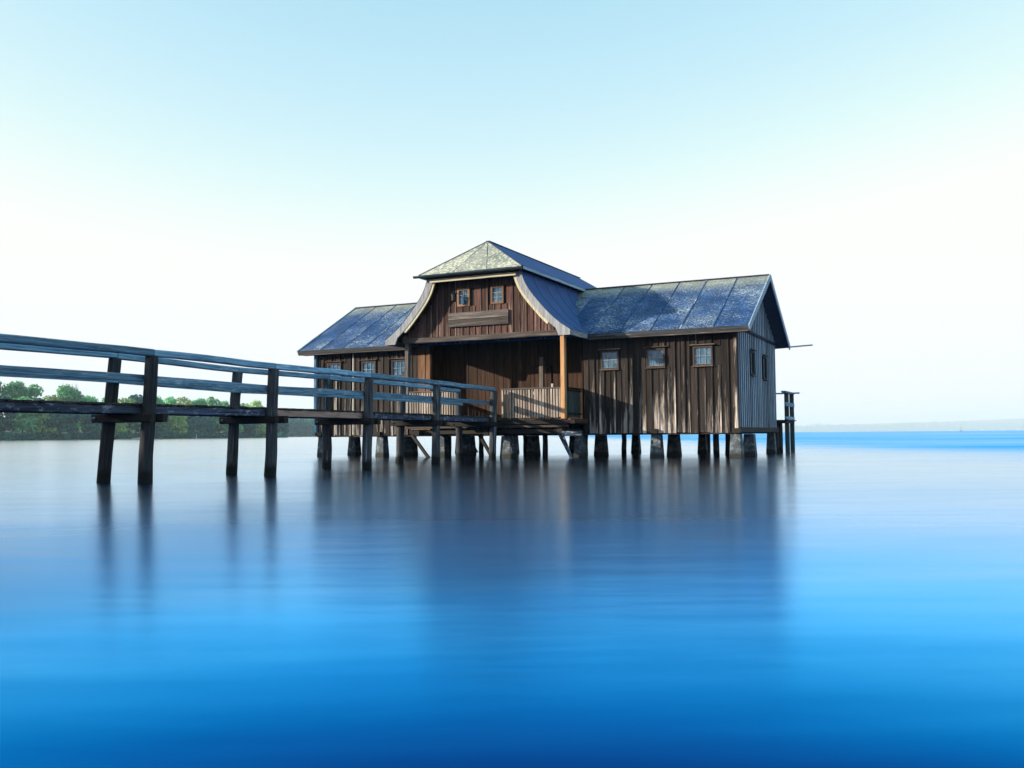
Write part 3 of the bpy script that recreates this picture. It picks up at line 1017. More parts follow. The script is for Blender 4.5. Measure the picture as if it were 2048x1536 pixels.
edges_r = [-6.2, -5.1, -3.98, -2.88, -1.81, -0.67, U1 + 0.02]
edges_l = [U0 - 0.02, -16.9, -15.8, -14.7, -13.6, -12.5, -11.4, -10.4]
edges_m = [-10.4, -9.3, -8.2, -7.2, -6.2]
for fr in (True, False):
    for e in (edges_l, edges_m, edges_r):
        for i in range(len(e) - 1):
            sheet('felt_sheet', e[i], e[i + 1], fr, 'felt', rf, i * 7 + int(abs(e[0])) + fr)
            if fr and i > 0:
                p0 = Vector((e[i], -OF - 0.02, ZE + 0.006)); p1 = Vector((e[i], mid, ZR + 0.012))
                stick('felt_seam', p0, p1, 0.03, 0.007, 'felt', rf)
stick('ridge_cap', (U0, mid, ZR + 0.0), (U1, mid, ZR + 0.0), 0.22, 0.03, 'seam', rf)
for u0, u1 in ((UC + 3.72, U1), (U0, UC - 3.72)):
    fa = stick('fascia_board', (u0, -OF - 0.045, ZE - 0.085), (u1, -OF - 0.045, ZE - 0.085), 0.03, 0.15, 'fascia', house)
    stick('drip_board', (u0, -OF - 0.02, ZE - 0.185), (u1, -OF - 0.02, ZE - 0.185), 0.04, 0.05, 'sill_beam', fa)
    box('eave_soffit', (u0, -OF, ZE - 0.19), (u1, 0.02, ZE - 0.165), 'beam', house)
for uu in (U1 + 0.03, U0 - 0.03):
    for v0, v1 in ((-OF - 0.05, mid), (DEP + OF + 0.05, mid)):
        stick('barge_board', (uu, v0, ZE - 0.10), (uu, v1, ZR - 0.075), 0.04, 0.21, 'barge_blue', house)
stick('rain_spout', (-0.6, DEP + OF + 0.06, ZE - 0.12), (1.44, DEP + OF + 0.02, ZE - 0.03), 0.10, 0.05, 'barge_blue', house)

# --- cross gable roof: curved lower slopes
cr = link('gable_roof', prism_mesh('gable_roof', [(UC + x, z) for x, z in offset_curve(CUR, 0.02)] + [(UC + x, z) for x, z in reversed(offset_curve(CUR, 0.10))], -2.06, DEP + 2.06, 'v', 'beam'), None, house)
cl2 = link('gable_roof', prism_mesh('gable_roof', ([(UC - x, z) for x, z in offset_curve(CUR, 0.02)] + [(UC - x, z) for x, z in reversed(offset_curve(CUR, 0.10))])[::-1], -2.06, DEP + 2.06, 'v', 'beam'), None, house)
cr['label'] = 'right flared slope of the bell gable'
cl2['label'] = 'left flared slope of the bell gable'
ve = [-2.14, -1.15, -0.1, 0.95, 2.0, 3.1, 4.2, 5.3, 6.4, 7.5, 8.5, DEP + 2.14]
CF = CUR + [(PROF[-1][0] + 0.06, PROF[-1][1] - 0.03)]
for s, par in ((1, cr), (-1, cl2)):
    for i in range(len(ve) - 1):
        r = random.Random(i + 50 * s)
        V, F = [], []
        nv = 4
        for (x, z) in CF:
            for j in range(nv + 1):
                ed = 0.008 if j in (0, nv) else 0.0
                V.append((UC + s * (x + ed), ve[i] + (ve[i + 1] - ve[i]) * j / nv, z + r.uniform(0, 0.006) + ed))
        for a_ in range(len(CF) - 1):
            for j in range(nv):
                q = a_ * (nv + 1) + j
                f = (q, q + nv + 1, q + nv + 2, q + 1)
                F.append(f if s > 0 else f[::-1])
        link('felt_sheet', pydata('felt_sheet', V, F, 'felt_plain', True), None, par)
        if i:
            # raised seam down the curve
            V, F = [], []
            for (x, z) in CF:
                for dv, dz in ((-0.02, 0.002), (-0.012, 0.02), (0.012, 0.02), (0.02, 0.002)):
                    V.append((UC + s * (x + dz), ve[i] + dv, z + dz))
            for a_ in range(len(CF) - 1):
                for j in range(3):
                    q = a_ * 4 + j
                    f = (q, q + 4, q + 5, q + 1)
                    F.append(f if s > 0 else f[::-1])
            link('felt_seam', pydata('felt_seam', V, F, 'seam', True), None, par)

# --- hipped cap over the cross gable
HW, HZ, HT, HV, RV = 2.06, 6.66, 8.0, -2.36, -0.92
x0, x1, y0, y1 = UC - HW, UC + HW, HV, DEP - HV
V = [(x0, y0, HZ - 0.07), (x1, y0, HZ - 0.07), (x1, y1, HZ - 0.07), (x0, y1, HZ - 0.07),
     (x0, y0, HZ), (x1, y0, HZ), (x1, y1, HZ), (x0, y1, HZ), (UC, RV, HT - 0.01), (UC, DEP - RV, HT - 0.01)]
F = [(3, 2, 1, 0), (0, 1, 5, 4), (1, 2, 6, 5), (2, 3, 7, 6), (3, 0, 4, 7), (4, 5, 8), (5, 6, 9, 8), (6, 7, 9), (7, 4, 8, 9)]
cap = link('hip_cap', pydata('hip_cap', V, F, 'beam'), None, house)


def tri_sheet(corners, nseg, mat, name, seed, lift=0.012):
    """felt face between two lower corners and one or two upper ones, gently uneven"""
    a, b, c, d = [Vector(q) for q in corners]          # a-b eave, d-c top
    nrm = (b - a).cross(d - a).normalized()
    r = random.Random(seed)
    V, F = [], []
    nn = nseg
    for j in range(nn + 1):
        t = j / nn
        l_, r_ = a.lerp(d, t), b.lerp(c, t)
        for i in range(nn + 1):
            p = l_.lerp(r_, i / nn)
            sag = -0.05 * math.sin(math.pi * t)
            V.append(p + nrm * (lift + sag * 0 + r.uniform(0, 0.012)))
    for j in range(nn):
        for i in range(nn):
            q = j * (nn + 1) + i
            F.append((q, q + 1, q + nn + 2, q + nn + 1))
    return link(name, pydata(name, V, F, mat, True), None, cap)


e = 0.04
A, B, Cc, Dd = (x0 - e, y0 - e, HZ), (x1 + e, y0 - e, HZ), (x1 + e, y1 + e, HZ), (x0 - e, y1 + e, HZ)
T0, T1 = (UC, RV, HT), (UC, DEP - RV, HT)
hf = None
for i in range(3):                                   # the sunlit front hip: three strips meeting at the peak
    f0, f1 = i / 3, (i + 1) / 3
    a_ = Vector(A).lerp(Vector(B), f0); b_ = Vector(A).lerp(Vector(B), f1)
    tri_sheet([a_, b_, T0, T0], 8, 'felt_lichen', 'felt_sheet', 3 + i, 0.012 + 0.001 * i)
    if i:
        m0 = a_ + (Vector(T0) - a_) * 0.92
        stick('felt_seam', a_ + Vector((0, 0, 0.022)), m0 + Vector((0, 0, 0.022)), 0.035, 0.012, 'seam', cap)
for i in range(9):
    f0, f1 = i / 9, (i + 1) / 9
    tri_sheet([Vector(B).lerp(Vector(Cc), f0), Vector(B).lerp(Vector(Cc), f1), Vector(T0).lerp(Vector(T1), f1), Vector(T0).lerp(Vector(T1), f0)], 5, 'felt_plain', 'felt_sheet', 20 + i)
    tri_sheet([Vector(Dd).lerp(Vector(A), f0), Vector(Dd).lerp(Vector(A), f1), Vector(T1).lerp(Vector(T0), f1), Vector(T1).lerp(Vector(T0), f0)], 5, 'felt_plain', 'felt_sheet', 40 + i)
tri_sheet([Cc, Dd, T1, T1], 6, 'felt_plain', 'felt_sheet', 60)
stick('ridge_cap', Vector(T0) + Vector((0, -0.02, 0.015)), Vector(T1) + Vector((0, 0.02, 0.015)), 0.16, 0.025, 'seam', cap)
for c_ in (A, B):
    stick('hip_ridge', Vector(c_) + Vector((0, 0, 0.02)), Vector(T0) + Vector((0, 0, 0.02)), 0.09, 0.02, 'seam', cap)
# half-round gutter under the front hip, pale drip edge along the right side
V, F = [], []
k = 9
for uu in (x0 - 0.22, x1 + 0.02):
    for i in range(k):
        t = math.pi * i / (k - 1)
        V.append((uu, y0 - 0.09 - 0.065 * math.cos(t), HZ - 0.015 - 0.085 * math.sin(t)))
    for i in range(k - 1, -1, -1):
        t = math.pi * i / (k - 1)
        V.append((uu, y0 - 0.09 - 0.055 * math.cos(t), HZ - 0.015 - 0.075 * math.sin(t)))
n2 = 2 * k
F = [(i, (i + 1) % n2, n2 + (i + 1) % n2, n2 + i) for i in range(n2)]
F += [tuple(range(k - 1, -1, -1)), tuple(n2 + i for i in range(k))]
link('gutter', pydata('gutter', V, F, 'gutter', False), None, house)
stick('drip_edge', (x1 + 0.05, y0, HZ - 0.04), (x1 + 0.05, y1, HZ - 0.04), 0.02, 0.09, 'barge_blue', cap)
stick('drip_edge', (x0 - 0.05, y0, HZ - 0.04), (x0 - 0.05, y1, HZ - 0.04), 0.02, 0.09, 'barge_blue', cap)

# --- substructure: tapered concrete piers, timber piles, sill beams
def pier_mesh(wt, wb, ht, dp):
    V = []
    for z, w in ((-0.7, wb * 1.35), (0.0, wb), (ht, wt)):
        d = dp * w / wt
        c = 0.03
        for x, y in ((-w + c, -d), (w - c, -d), (w, -d + c), (w, d - c), (w - c, d), (-w + c, d), (-w, d - c), (-w, -d + c)):
            V.append((x / 2 if abs(x) != w else x / 2, y / 2, z))
    F = []
    for s in range(2):
        for i in range(8):
            j = (i + 1) % 8
            F.append((s * 8 + i, s * 8 + j, s * 8 + 8 + j, s * 8 + 8 + i))
    F += [tuple(range(7, -1, -1)), tuple(16 + i for i in range(8))]
    return pydata('pier', V, F, 'concrete')


pm = [pier_mesh(0.33, 0.42, 0.80, 0.33), pier_mesh(0.36, 0.46, 0.79, 0.36), pier_mesh(0.28, 0.37, 0.81, 0.28)]
k = 0
for u in (-0.10, -2.87, -5.74, -8.6, -11.5, -14.3, -17.2):
    for v_ in (0.22, 2.4, 6.7):
        link('pier', pm[k % 3], None, house, Matrix.Translation((u, v_, 0)) @ Matrix.Rotation(rng.uniform(-0.05, 0.05), 4, 'Z'))
        k += 1
for v_ in (0.05, 2.4, 6.7):
    stick('sill_beam', (UL, v_ + 0.06, 0.825), (0.0, v_ + 0.06, 0.825), 0.14, 0.06, 'beam', house)
for u in (0.0, -2.87, -14.3, -17.2):
    stick('beam_end', (u - 0.02, -0.16, 0.915), (u - 0.02, 0.0, 0.915), 0.30, 0.16, 'beam', house)
    stick('cross_beam', (u, 0.1, 0.93), (u, 7.3, 0.93), 0.22, 0.2, 'beam', house)
for i, (u, v_) in enumerate(((-4.2, 4.6), (-5.0, 2.9), (-1.4, 4.7), (-1.3, 2.4), (-7.2, 4.5), (-9.9, 4.5), (-12.8, 3.0), (-12.9, 4.6), (-15.7, 4.6), (-10.3, 1.2), (-7.3, 0.6))):
    pile('timber_pile', (u, v_, -0.6), (u + rng.uniform(-0.04, 0.04), v_, 0.85), 0.11, 0.095, 'pile', house, i % 4)
# diagonal braces below the porch
stick('brace', (-5.95, -1.25, 0.86), (-5.62, -0.95, 0.02), 0.10, 0.10, 'stringer', house, ref=(0, 1, 0))
stick('brace', (-5.68, -1.55, 0.80), (-5.42, -1.3, -0.1), 0.06, 0.06, 'stringer', house, ref=(0, 1, 0))
stick('brace', (-9.3, -0.9, 0.86), (-8.7, -0.9, -0.1), 0.12, 0.10, 'beam', house, ref=(0, 1, 0))
stick('brace', (-12.2, -0.9, 0.86), (-11.4, -0.9, -0.1), 0.12, 0.10, 'beam', house, ref=(0, 1, 0))
cb = box('concrete_block', (-8.28, -1.15, -0.4), (-7.86, -0.75, 0.38), 'concrete', house)
for u in (-8.1,):
    link('pier', pm[1], None, house, Matrix.Translation((u, -0.95, 0)))

# bathing steps on the lake side, seen between the piles
bs_ = stick('bathing_steps', (-15.1, 7.9, 1.2), (-14.2, 7.9, -0.3), 0.05, 0.16, 'pale_timber', house, ref=(0, 0, 1))
stick('steps_stringer', (-15.1, 8.5, 1.2), (-14.2, 8.5, -0.3), 0.05, 0.16, 'pale_timber', bs_, ref=(0, 0, 1))
for i in range(6):
    t = (i + 0.7) / 7
    u_, z_ = -15.1 + 0.9 * t, 1.2 - 1.5 * t
    stick('step_tread', (u_, 7.9, z_), (u_, 8.5, z_), 0.2, 0.035, 'pale_timber', bs_)

# landing behind the house, right
ld = box('rear_landing', (-4.0, 7.46, 1.22), (0.38, 9.6, 1.30), 'beam', house)
for i in range(14):
    stick('deck_plank', (-4.0, 7.56 + i * 0.152, 1.325), (0.45, 7.56 + i * 0.152, 1.325), 0.14, 0.04, 'plank', ld)
for v_ in (8.15, 9.45):
    for u in (0.30, -3.0):
        stick('landing_post', (u, v_, -0.5), (u, v_, 2.46), 0.17, 0.17, 'side_panel', ld)
for v_ in (7.9, 8.8):
    pile('timber_pile', (-0.1, v_, -0.5), (-0.1, v_, 1.22), 0.12, 0.11, 'pile', ld, 2)
stick('landing_rail', (0.30, 7.4, 2.49), (0.30, 9.75, 2.49), 0.18, 0.07, 'rail', ld)
stick('landing_rail', (0.37, 7.4, 1.98), (0.37, 9.6, 1.98), 0.035, 0.16, 'rail', ld)
stick('landing_rail', (0.37, 7.4, 1.42), (0.37, 9.6, 1.42), 0.035, 0.12, 'rail', ld)
stick('landing_rail', (-3.2, 9.5, 2.49), (0.62, 9.5, 2.50), 0.16, 0.06, 'rail', ld)

# lantern on the gable wall, hung from an arm
lan = empty('wall_lantern', HOUSE_M @ Matrix.Translation((-9.78, -1.62, 5.62)))
tag(lan, 'small dark lantern on the gable wall beside the left upper window', 'lantern')
stick('wall_bracket', (0, 0, 0.0), (0, 0, 0.42), 0.05, 0.03, 'dark_metal', lan)
stick('arm', (0, -0.01, 0.40), (0, -0.30, 0.44), 0.025, 0.025, 'dark_metal', lan)
V, F = [], []
prof = [(0.0, 0.40), (0.11, 0.36), (0.12, 0.33), (0.10, 0.33), (0.085, 0.12), (0.10, 0.10), (0.06, 0.06), (0, 0.06)]
for (r_, z_) in prof:
    for i in range(8):
        a = math.pi / 4 * i
        V.append((r_ * math.cos(a), -0.28 + r_ * math.sin(a), z_))
for s in range(len(prof) - 1):
    for i in range(8):
        j = (i + 1) % 8
        F.append((s * 8 + i, s * 8 + 8 + i, s * 8 + 8 + j, s * 8 + j))
link('lantern_body', pydata('lantern_body', V, F, 'dark_metal'), None, lan)
blk = stick('wood_block', (-6.05, -1.58, 2.476), (-6.05, -1.58, 2.60), 0.075, 0.075, 'pale_timber', None)
blk.matrix_basis = HOUSE_M @ blk.matrix_basis
tag(blk, 'small pale block standing on the porch handrail beside the orange post', 'block')

# ------------------------------------------------------------------ walkway
walk = empty('walkway', HOUSE_M)
tag(walk, 'grey timber walkway on round piles with double handrails leading to the boathouse', 'walkway')
near = [(-7.05, -7.0, -25.6), (-7.07, -7.0, -22.0), (-7.09, -6.96, -18.53), (-6.87, -6.81, -15.29), (-7.15, -7.09, -11.25), (-7.66, -7.61, -6.88), (-8.2, -8.14, -2.0)]
far = [(-8.15, -8.1, -25.6), (-8.16, -8.08, -22.0), (-8.22, -7.95, -18.49), (-8.32, -8.18, -14.9), (-8.46, -8.44, -11.19), (-9.0, -8.88, -6.8), (-9.53, -9.55, -2.0)]
RZ = [2.46, 2.46, 2.455, 2.40, 2.43, 2.455, 2.46]
for i, ((b0, t0, v0), (b1, t1, v1)) in enumerate(zip(near, far)):
    pile('post', (b0 - (t0 - b0) * 0.3, v0, -0.7), (t0, v0 + 0.02, RZ[i] - 0.10), 0.135, 0.118, 'pile', walk, i)
    pile('post', (b1 - (t1 - b1) * 0.3, v1, -0.7), (t1, v1, RZ[i] - 0.10), 0.13, 0.115, 'pile', walk, i + 9)
    um0, um1 = b0 + (t0 - b0) * 0.5, b1 + (t1 - b1) * 0.5
    cbm = stick('cap_beam', (um1 - 0.24, v1 - 0.16, 1.215), (um0 + 0.26, v0 - 0.13 + 0.30 * 0, 1.215), 0.11, 0.16, 'beam', walk)
    stick('cap_beam', (um1 - 0.24, v1 + 0.17, 1.215), (um0 + 0.26, v0 + 0.17, 1.215), 0.11, 0.16, 'beam', walk)
    m, ln = frame((um1 - 0.14, v1 - 0.27, 1.215), (um1 - 0.14, v1 - 0.205, 1.215))
    link('bolt', pile_mesh(0.022, 0.02, ln, 'bolt', 0), None, walk, m)


def run(pts, zz, w, h, mat, name, wob=0.004, over=0.05, mats=None):
    for i in range(len(pts) - 1):
        p0 = Vector((pts[i][0], pts[i][1], zz[i])); p1 = Vector((pts[i + 1][0], pts[i + 1][1], zz[i + 1]))
        d = (p1 - p0).normalized()
        stick(name, p0 + d * 0.004, p1 - d * 0.004, w, h, (mats or {}).get(i, mat), walk, segs=5, wob=wob, var=i)


# handrails: flat top boards on the posts, middle boards on the inner faces
run([(t, v) for b, t, v in near], [z - 0.025 for z in RZ], 0.17, 0.13, 'rail', 'handrail', 0.008)
run([(t, v) for b, t, v in far], [z - 0.03 for z in RZ], 0.15, 0.12, 'rail', 'handrail', 0.008)
run([(t - 0.135 + (b - t) * 0.25, v) for b, t, v in near], [z - 0.50 for z in RZ], 0.045, 0.13, 'rail', 'middle_rail', 0.007)
run([(t + 0.14 + (b - t) * 0.25, v) for b, t, v in far], [z - 0.50 for z in RZ], 0.045, 0.13, 'rail', 'middle_rail', 0.007)
# stringers and deck planks
nm = [((b + t) / 2 - 0.17, v) for b, t, v in near] + [(-8.25, -1.66)]
fm = [((b + t) / 2 + 0.17, v) for b, t, v in far] + [(-9.4, -1.66)]
zs = [1.365] * len(nm)
run(nm, zs, 0.09, 0.15, 'stringer', 'stringer', 0.003, mats={3: 'pink'})
run(fm, zs, 0.09, 0.15, 'stringer', 'stringer', 0.003)
run([((a[0] + b[0]) / 2, (a[1] + b[1]) / 2) for a, b in zip(nm, fm)], zs, 0.09, 0.15, 'beam', 'stringer', 0.002)


def at(pts, v):
    for (u0, v0), (u1, v1) in zip(pts, pts[1:]):
        if v <= v1:
            return u0 + (u1 - u0) * (v - v0) / (v1 - v0)
    return pts[-1][0]


v = -25.6
k = 0
while v < -1.78:
    j0, j1 = rng.uniform(-0.03, 0.035), rng.uniform(-0.03, 0.03)
    stick('deck_plank', (at(fm, v) - 0.06 + j1, v + rng.uniform(-0.006, 0.006), 1.462 + rng.uniform(-0.007, 0.008)),
          (at(nm, v) + 0.065 + j0, v, 1.462 + rng.uniform(-0.007, 0.008)), 0.135, 0.036, 'plank', walk)
    v += 0.15
    k += 1

# ------------------------------------------------------------------ trees
def crown_mesh(name, seed, hgt, wid, leaf, n_leaf, base, mat, shape='round'):
    """leaf clumps spread over many uneven lobes"""
    r = random.Random(seed)
    lobes = []
    nl = 26
    for i in range(nl):
        t = r.random() ** 0.8
        z = base + (hgt - base) * (0.06 + 0.86 * t)
        if shape == 'round':
            rad = wid * math.sqrt(max(0.05, 1 - ((t - 0.42) / 0.66) ** 2))
        else:
            rad = wid * (0.35 + 0.65 * math.sin(math.pi * min(1, t * 0.9 + 0.12)))
        a = r.uniform(0, 2 * math.pi)
        q = rad * (0.45 + 0.35 * r.random())
        lobes.append((Vector((q * math.cos(a), q * math.sin(a), z)), wid * r.uniform(0.26, 0.46)))
    V, F = [], []
    for i in range(n_leaf):
        c, R_ = r.choice(lobes)
        d = Vector((r.gauss(0, 1), r.gauss(0, 1), r.gauss(0.25, 1))).normalized()
        p = c + d * R_ * (0.72 + 0.38 * r.random())
        p.z = max(p.z, base * 0.6)
        nrm = (d + Vector((r.gauss(0, .5), r.gauss(0, .5), r.gauss(0.2, .5)))).normalized()
        t1 = nrm.orthogonal().normalized()
        t1 = Matrix.Rotation(r.uniform(0, 6.28), 3, nrm) @ t1
        t2 = nrm.cross(t1)
        s = leaf * r.uniform(0.6, 1.3)
        b = len(V)
        V += [p - t1 * s - t2 * s * .5, p + t1 * s * .3 - t2 * s * .8, p + t1 * s, p + t2 * s * .8 - t1 * s * .2]
        F.append((b, b + 1, b + 2, b + 3))
    return pydata(name, V, F, mat)


def trunk_mesh(name, seed, hgt, r0, limbs=6):
    r = random.Random(seed)
    V, F = [], []

    def tube(pts, rads, n_=7):
        b = len(V)
        for i, p in enumerate(pts):
            d = (pts[min(i + 1, len(pts) - 1)] - pts[max(i - 1, 0)]).normalized()
            x = d.orthogonal().normalized(); y = d.cross(x)
            for k_ in range(n_):
                a = 2 * math.pi * k_ / n_
                V.append(p + (x * math.cos(a) + y * math.sin(a)) * rads[i])
        for i in range(len(pts) - 1):
            for k_ in range(n_):
                j = (k_ + 1) % n_
                F.append((b + i * n_ + k_, b + i * n_ + j, b + (i + 1) * n_ + j, b + (i + 1) * n_ + k_))
    pts = [Vector((r.uniform(-.25, .25) * t * 3, r.uniform(-.25, .25) * t * 3, hgt * t - 0.3)) for t in (0, .2, .4, .6, .8)]
    tube(pts, [r0, r0 * .8, r0 * .65, r0 * .45, r0 * .2])
    for i in range(limbs):
        t = r.uniform(.25, .65)
        p = Vector((0, 0, hgt * t))
        a = r.uniform(0, 6.28)
        e_ = p + Vector((math.cos(a) * hgt * .22, math.sin(a) * hgt * .22, hgt * r.uniform(.12, .25)))
        m_ = p.lerp(e_, .5) + Vector((0, 0, -.4))
        tube([p, m_, e_], [r0 * .4, r0 * .28, r0 * .08], 5)
    return pydata(name, V, F, 'bark', True)


KINDS = []
for i, (hg, wd, mt, shp) in enumerate(((22, 6.6, 'leaf', 'round'), (19, 7.2, 'leaf_yellow', 'round'), (23, 5.4, 'leaf_dark', 'tall'), (20, 6.0, 'leaf', 'tall'), (17, 6.8, 'leaf_dark', 'round'))):
    KINDS.append((hg, crown_mesh('crown', 100 + i, hg, wd, 0.62, 2300, 1.2, mt, shp), trunk_mesh('trunk', 200 + i, hg, 0.38)))


def tree(name, loc, height, kind, rot, label, group, wide=1.0):
    hg, cm, tm = KINDS[kind]
    s = height / hg
    e_ = empty(name, Matrix.Translation(loc) @ Matrix.Rotation(rot, 4, 'Z') @ Matrix.Diagonal((s * wide, s * wide, s, 1)))
    tag(e_, label, 'tree', group)
    link('trunk', tm, None, e_)
    link('crown', cm, None, e_)
    return e_


ORD = ['first', 'second', 'third', 'fourth', 'fifth', 'sixth', 'seventh', 'eighth', 'ninth', 'tenth', 'eleventh', 'twelfth', 'thirteenth', 'fourteenth',
       'fifteenth', 'sixteenth', 'seventeenth', 'eighteenth', 'nineteenth', 'twentieth', 'twenty-first', 'twenty-second', 'twenty-third', 'twenty-fourth']
LOOK = ['rounded green', 'yellowish green', 'tall dark', 'upright green', 'dark bushy']
tr = random.Random(21)
# front row along the water: (photograph column, kind, top row in the photograph)
front = [(-45, 4, 800), (5, 2, 792), (45, 3, 800), (85, 1, 808), (118, 4, 812), (155, 0, 806), (190, 4, 815), (225, 1, 815), (258, 3, 812), (292, 4, 818), (325, 0, 820),
         (352, 1, 822), (380, 2, 816), (410, 4, 824), (438, 3, 820), (464, 0, 824), (490, 4, 826), (514, 1, 826), (540, 2, 828), (562, 4, 838)]
for i, (px, kd, top) in enumerate(front):
    Y = shore_at(px) + 6
    hor = 877.1 - 0.00844 * px
    h_ = (hor - top + tr.uniform(-5, 6)) / 1846.2 * Y + 0.5
    tree('lakeside_tree', (px_x(px, Y), Y, 0.5), h_, kd, tr.uniform(0, 6.28), '%s tree, %s from the left in the front row of the far shore' % (LOOK[kd], ORD[i]), 'front row of trees on the far shore', tr.uniform(0.95, 1.4))
back = [(-70, 0, 768), (-20, 2, 760), (25, 0, 762), (62, 3, 772), (108, 1, 786), (140, 0, 774), (178, 0, 788), (215, 3, 794), (245, 1, 798), (272, 2, 793), (305, 0, 796), (340, 3, 794),
        (368, 1, 797), (395, 0, 799), (425, 3, 798), (452, 0, 799), (480, 2, 802), (505, 1, 805), (528, 3, 812)]
for i, (px, kd, top) in enumerate(back):
    Y = shore_at(px) + 30
    hor = 877.1 - 0.00844 * px
    gz = 1.6
    h_ = (hor - top + tr.uniform(-6, 4)) / 1846.2 * Y - gz + 0.85
    tree('shore_tree', (px_x(px, Y), Y, gz), h_, kd, tr.uniform(0, 6.28), '%s tree, %s from the left in the tall back row of the far shore' % (LOOK[kd], ORD[i]), 'back row of trees on the far shore', tr.uniform(0.75, 1.25))
# bare tree top standing above the others
bt = empty('bare_tree', Matrix.Translation((px_x(138, 500), 500, 2)))
tag(bt, 'bare twiggy tree top standing above the green trees on the far shore', 'tree')
link('trunk', trunk_mesh('bare_trunk', 77, 26.5, 0.4, 10), None, bt)
V, F = [], []
r = random.Random(5)
for i in range(46):
    p = Vector((r.gauss(0, 2.2), r.gauss(0, 2.2), 21 + r.random() * 3))
    q = p + Vector((r.gauss(0, .5), r.gauss(0, .5), 3 + r.random() * 4.5))
    b = len(V)
    w_ = 0.10
    V += [p + Vector((-w_, 0, 0)), p + Vector((w_, 0, 0)), p + Vector((0, w_, 0)), q]
    F += [(b, b + 1, b + 3), (b + 1, b + 2, b + 3), (b + 2, b, b + 3)]
link('twigs', pydata('twigs', V, F, 'bark'), None, bt)

# undergrowth along the water's edge, too dense to count
def mass(name, line, inland, n_, depth, hfun, leaf, mat, seed):
    r = random.Random(seed)
    V, F = [], []
    for i in range(n_):
        t = r.random() * (len(line) - 1)
        k_ = int(t)
        p = line[k_].lerp(line[min(k_ + 1, len(line) - 1)], t - k_) + inland * (r.random() * depth)
        hh = hfun(t / (len(line) - 1), p)
        p = p + Vector((0, 0, hh * (r.random() ** 0.7)))
        nrm = Vector((r.gauss(-.2, .6), r.gauss(-0.8, .5), r.gauss(.6, .5))).normalized()
        t1 = nrm.orthogonal().normalized()
        t1 = Matrix.Rotation(r.uniform(0, 6.28), 3, nrm) @ t1
        t2 = nrm.cross(t1)
        s = leaf * r.uniform(.6, 1.3)
        b = len(V)
        V += [p - t1 * s - t2 * s * .5, p + t1 * s * .3 - t2 * s * .8, p + t1 * s, p + t2 * s * .8 - t1 * s * .2]
        F.append((b, b + 1, b + 2, b + 3))
    o_ = link(name, pydata(name, V, F, mat))
    o_['kind'] = 'stuff'
    return o_


tag(mass('undergrowth', SHORE_W[1:], Vector((-0.25, 0.97, 0)), 9000, 20, lambda t, p: 3.2 + 2.0 * mnoise.noise(p * 0.06), 0.7, 'leaf_dark', 31), 'dark undergrowth along the foot of the far shore', 'undergrowth')
tag(mass('distant_wood', HEAD, Vector((-0.2, 0.98, 0)), 14000, 60, lambda t, p: (21 - 9 * max(0, t - 0.55)) + 3.5 * mnoise.noise(p * 0.035), 1.7, 'leaf_dark', 32), 'blue hazy wood on the headland left of the boathouse', 'wood')
fw_line = [Vector((px_x(p, 11300), 11300, 0)) for p in range(1450, 2701, 125)]
tag(mass('distant_shore_wood', fw_line, Vector((0, 1, 0)), 9000, 1000, lambda t, p: 34 + 34 * mnoise.noise(p * 0.0024) + max(0, (p.y - 11350) * 0.07), 15.0, 'leaf_dark', 33), 'pale hazy woods along the distant right shore', 'wood')

# trees on the near shore, off to the left: they stand in the low sun and shade the walkway
shade = [(-54, 3, 18.5, 0), (-58, 9, 17.5, 3), (-52, 14, 16.5, 4), (-61, -4, 20, 2), (-56, 32.0, 17.0, 0), (-61, 37, 18, 3), (-58, 43, 18, 4), (-66, -14, 20, 0)]
for i, (x, y, h_, kd) in enumerate(shade):
    tree('near_shore_tree', (x, y, 1.0), h_, kd, tr.uniform(0, 6.28), 'near lakeside tree beyond the left picture edge, %s in its row' % ORD[i], 'trees on the near shore', 0.8)

# ------------------------------------------------------------------ small far things
def hull_mesh(name, ln, bm, ht, mat):
    V, F = [], []
    st = [(-0.5, 0.75, 0.9), (-0.3, 0.95, 0.85), (0.0, 1.0, 0.85), (0.3, 0.75, 0.95), (0.5, 0.04, 1.15)]
    for t, w, z in st:
        V += [(t * ln, -bm / 2 * w, ht * z), (t * ln, -bm / 4 * w, -0.1), (t * ln, bm / 4 * w, -0.1), (t * ln, bm / 2 * w, ht * z)]
    for i in range(4):
        for j in range(3):
            q = i * 4 + j
            F.append((q, q + 1, q + 5, q + 4))
        F.append((i * 4 + 3, i * 4, i * 4 + 4, i * 4 + 7))
    F.append((0, 3, 2, 1))
    return pydata(name, V, F, mat)


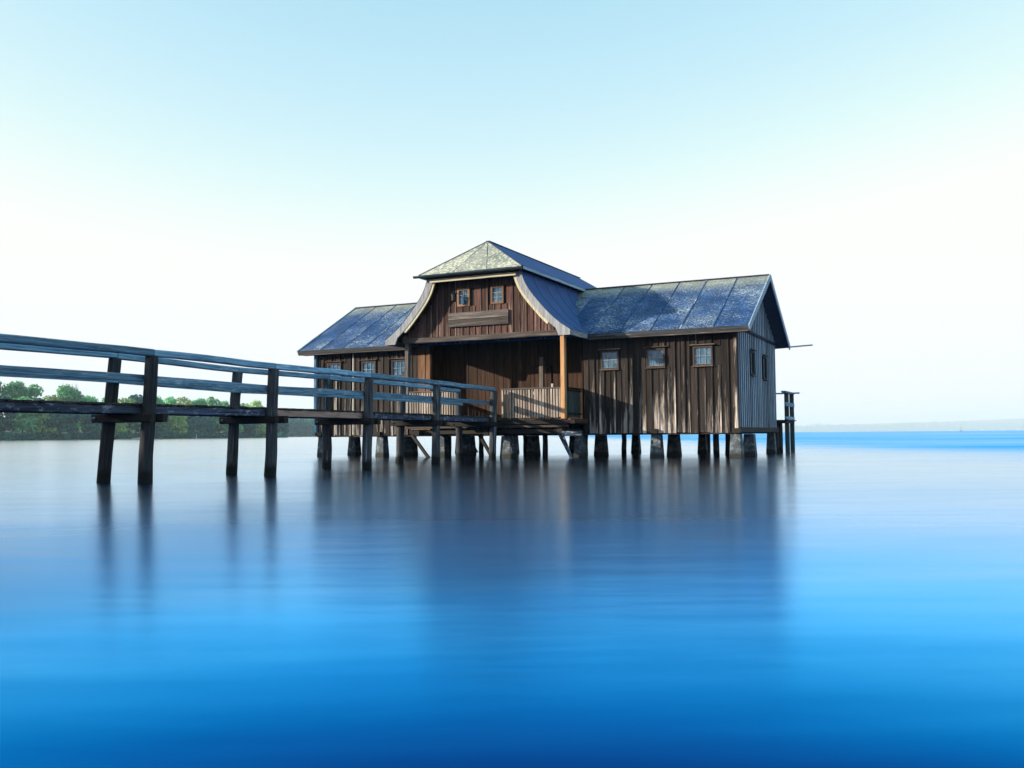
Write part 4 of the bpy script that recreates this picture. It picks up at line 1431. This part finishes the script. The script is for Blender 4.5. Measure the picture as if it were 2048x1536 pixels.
sbt = empty('sailboat', Matrix.Translation((px_x(1920, 1000), 1000, 0)) @ Matrix.Rotation(0.4, 4, 'Z'))
tag(sbt, 'tiny white sailing boat far out on the right horizon', 'boat')
link('hull', hull_mesh('hull', 3.6, 1.3, 0.7, 'red_roof'), None, sbt)
stick('mast', (0.2, 0, 0.5), (0.2, 0, 4.6), 0.1, 0.1, 'dark_metal', sbt)
link('sail', pydata('sail', [(0.12, -.03, 0.9), (-1.5, -.03, 0.95), (0.12, -.03, 4.4), (0.12, .03, 0.9), (-1.5, .03, 0.95), (0.12, .03, 4.4)],
     [(0, 2, 1), (3, 4, 5), (0, 1, 4, 3), (1, 2, 5, 4), (2, 0, 3, 5)], 'white_paint'), None, sbt)
Yb = shore_at(275) - 3
rb = empty('rowing_boat', Matrix.Translation((px_x(272, Yb), Yb, 0)) @ Matrix.Rotation(0.15, 4, 'Z'))
tag(rb, 'small white boat moored under the trees between the two nearest walkway posts', 'boat')
link('hull', hull_mesh('hull', 4.2, 1.5, 0.7, 'white_paint'), None, rb)
box('thwart', (-0.3, -0.6, 0.42), (0.0, 0.6, 0.48), 'pale_timber', rb)
Yp = shore_at(393) - 4
mp_ = pile('mooring_post', (px_x(393, Yp), Yp, -0.6), (px_x(393, Yp), Yp, 2.0), 0.16, 0.14, 'white_paint', None, 3)
tag(mp_, 'short white mooring post at the foot of the far trees', 'post')
houses = [(2004, 11310, 62, 19, 'long pale house among trees on the distant right shore'), (1962, 11290, 33, 15, 'small pale house left of the long house on the distant shore'),
          (1902, 11280, 27, 14, 'small pale house above the tiny sailing boat on the distant shore'), (2034, 11295, 30, 16, 'pale house at the right picture edge on the distant shore')]
for px, Y, wd, ht, lab in houses:
    hs = empty('distant_house', Matrix.Translation((px_x(px, Y), Y, 3)))
    tag(hs, lab, 'house', 'houses on the distant shore')
    box('wall', (-wd / 2, 0, -4), (wd / 2, 12, ht * 0.6), 'white_paint', hs)
    link('roof', prism_mesh('roof', [(-1, ht * 0.6), (13, ht * 0.6), (6, ht)], -wd / 2 - 1, wd / 2 + 1, 'u', 'red_roof'), None, hs)

# ------------------------------------------------------------------ haze
HZD = 1.3e-4
hb = box('haze', (-16000, -16000, -1.0), (16000, 16000, 245), None, None)
hm = bpy.data.materials.new('haze_air')
hm.use_nodes = True
hn, hl = hm.node_tree.nodes, hm.node_tree.links
hn.clear()
ho = hn.new('ShaderNodeOutputMaterial')
hv_ = hn.new('ShaderNodeVolumePrincipled')
hv_.inputs['Color'].default_value = (0.84, 0.95, 1.0, 1)
hv_.inputs['Density'].default_value = HZD
hv_.inputs['Anisotropy'].default_value = 0.0
hl.new(hv_.outputs[0], ho.inputs['Volume'])
hb.data.materials.append(hm)
hb['kind'] = 'stuff'
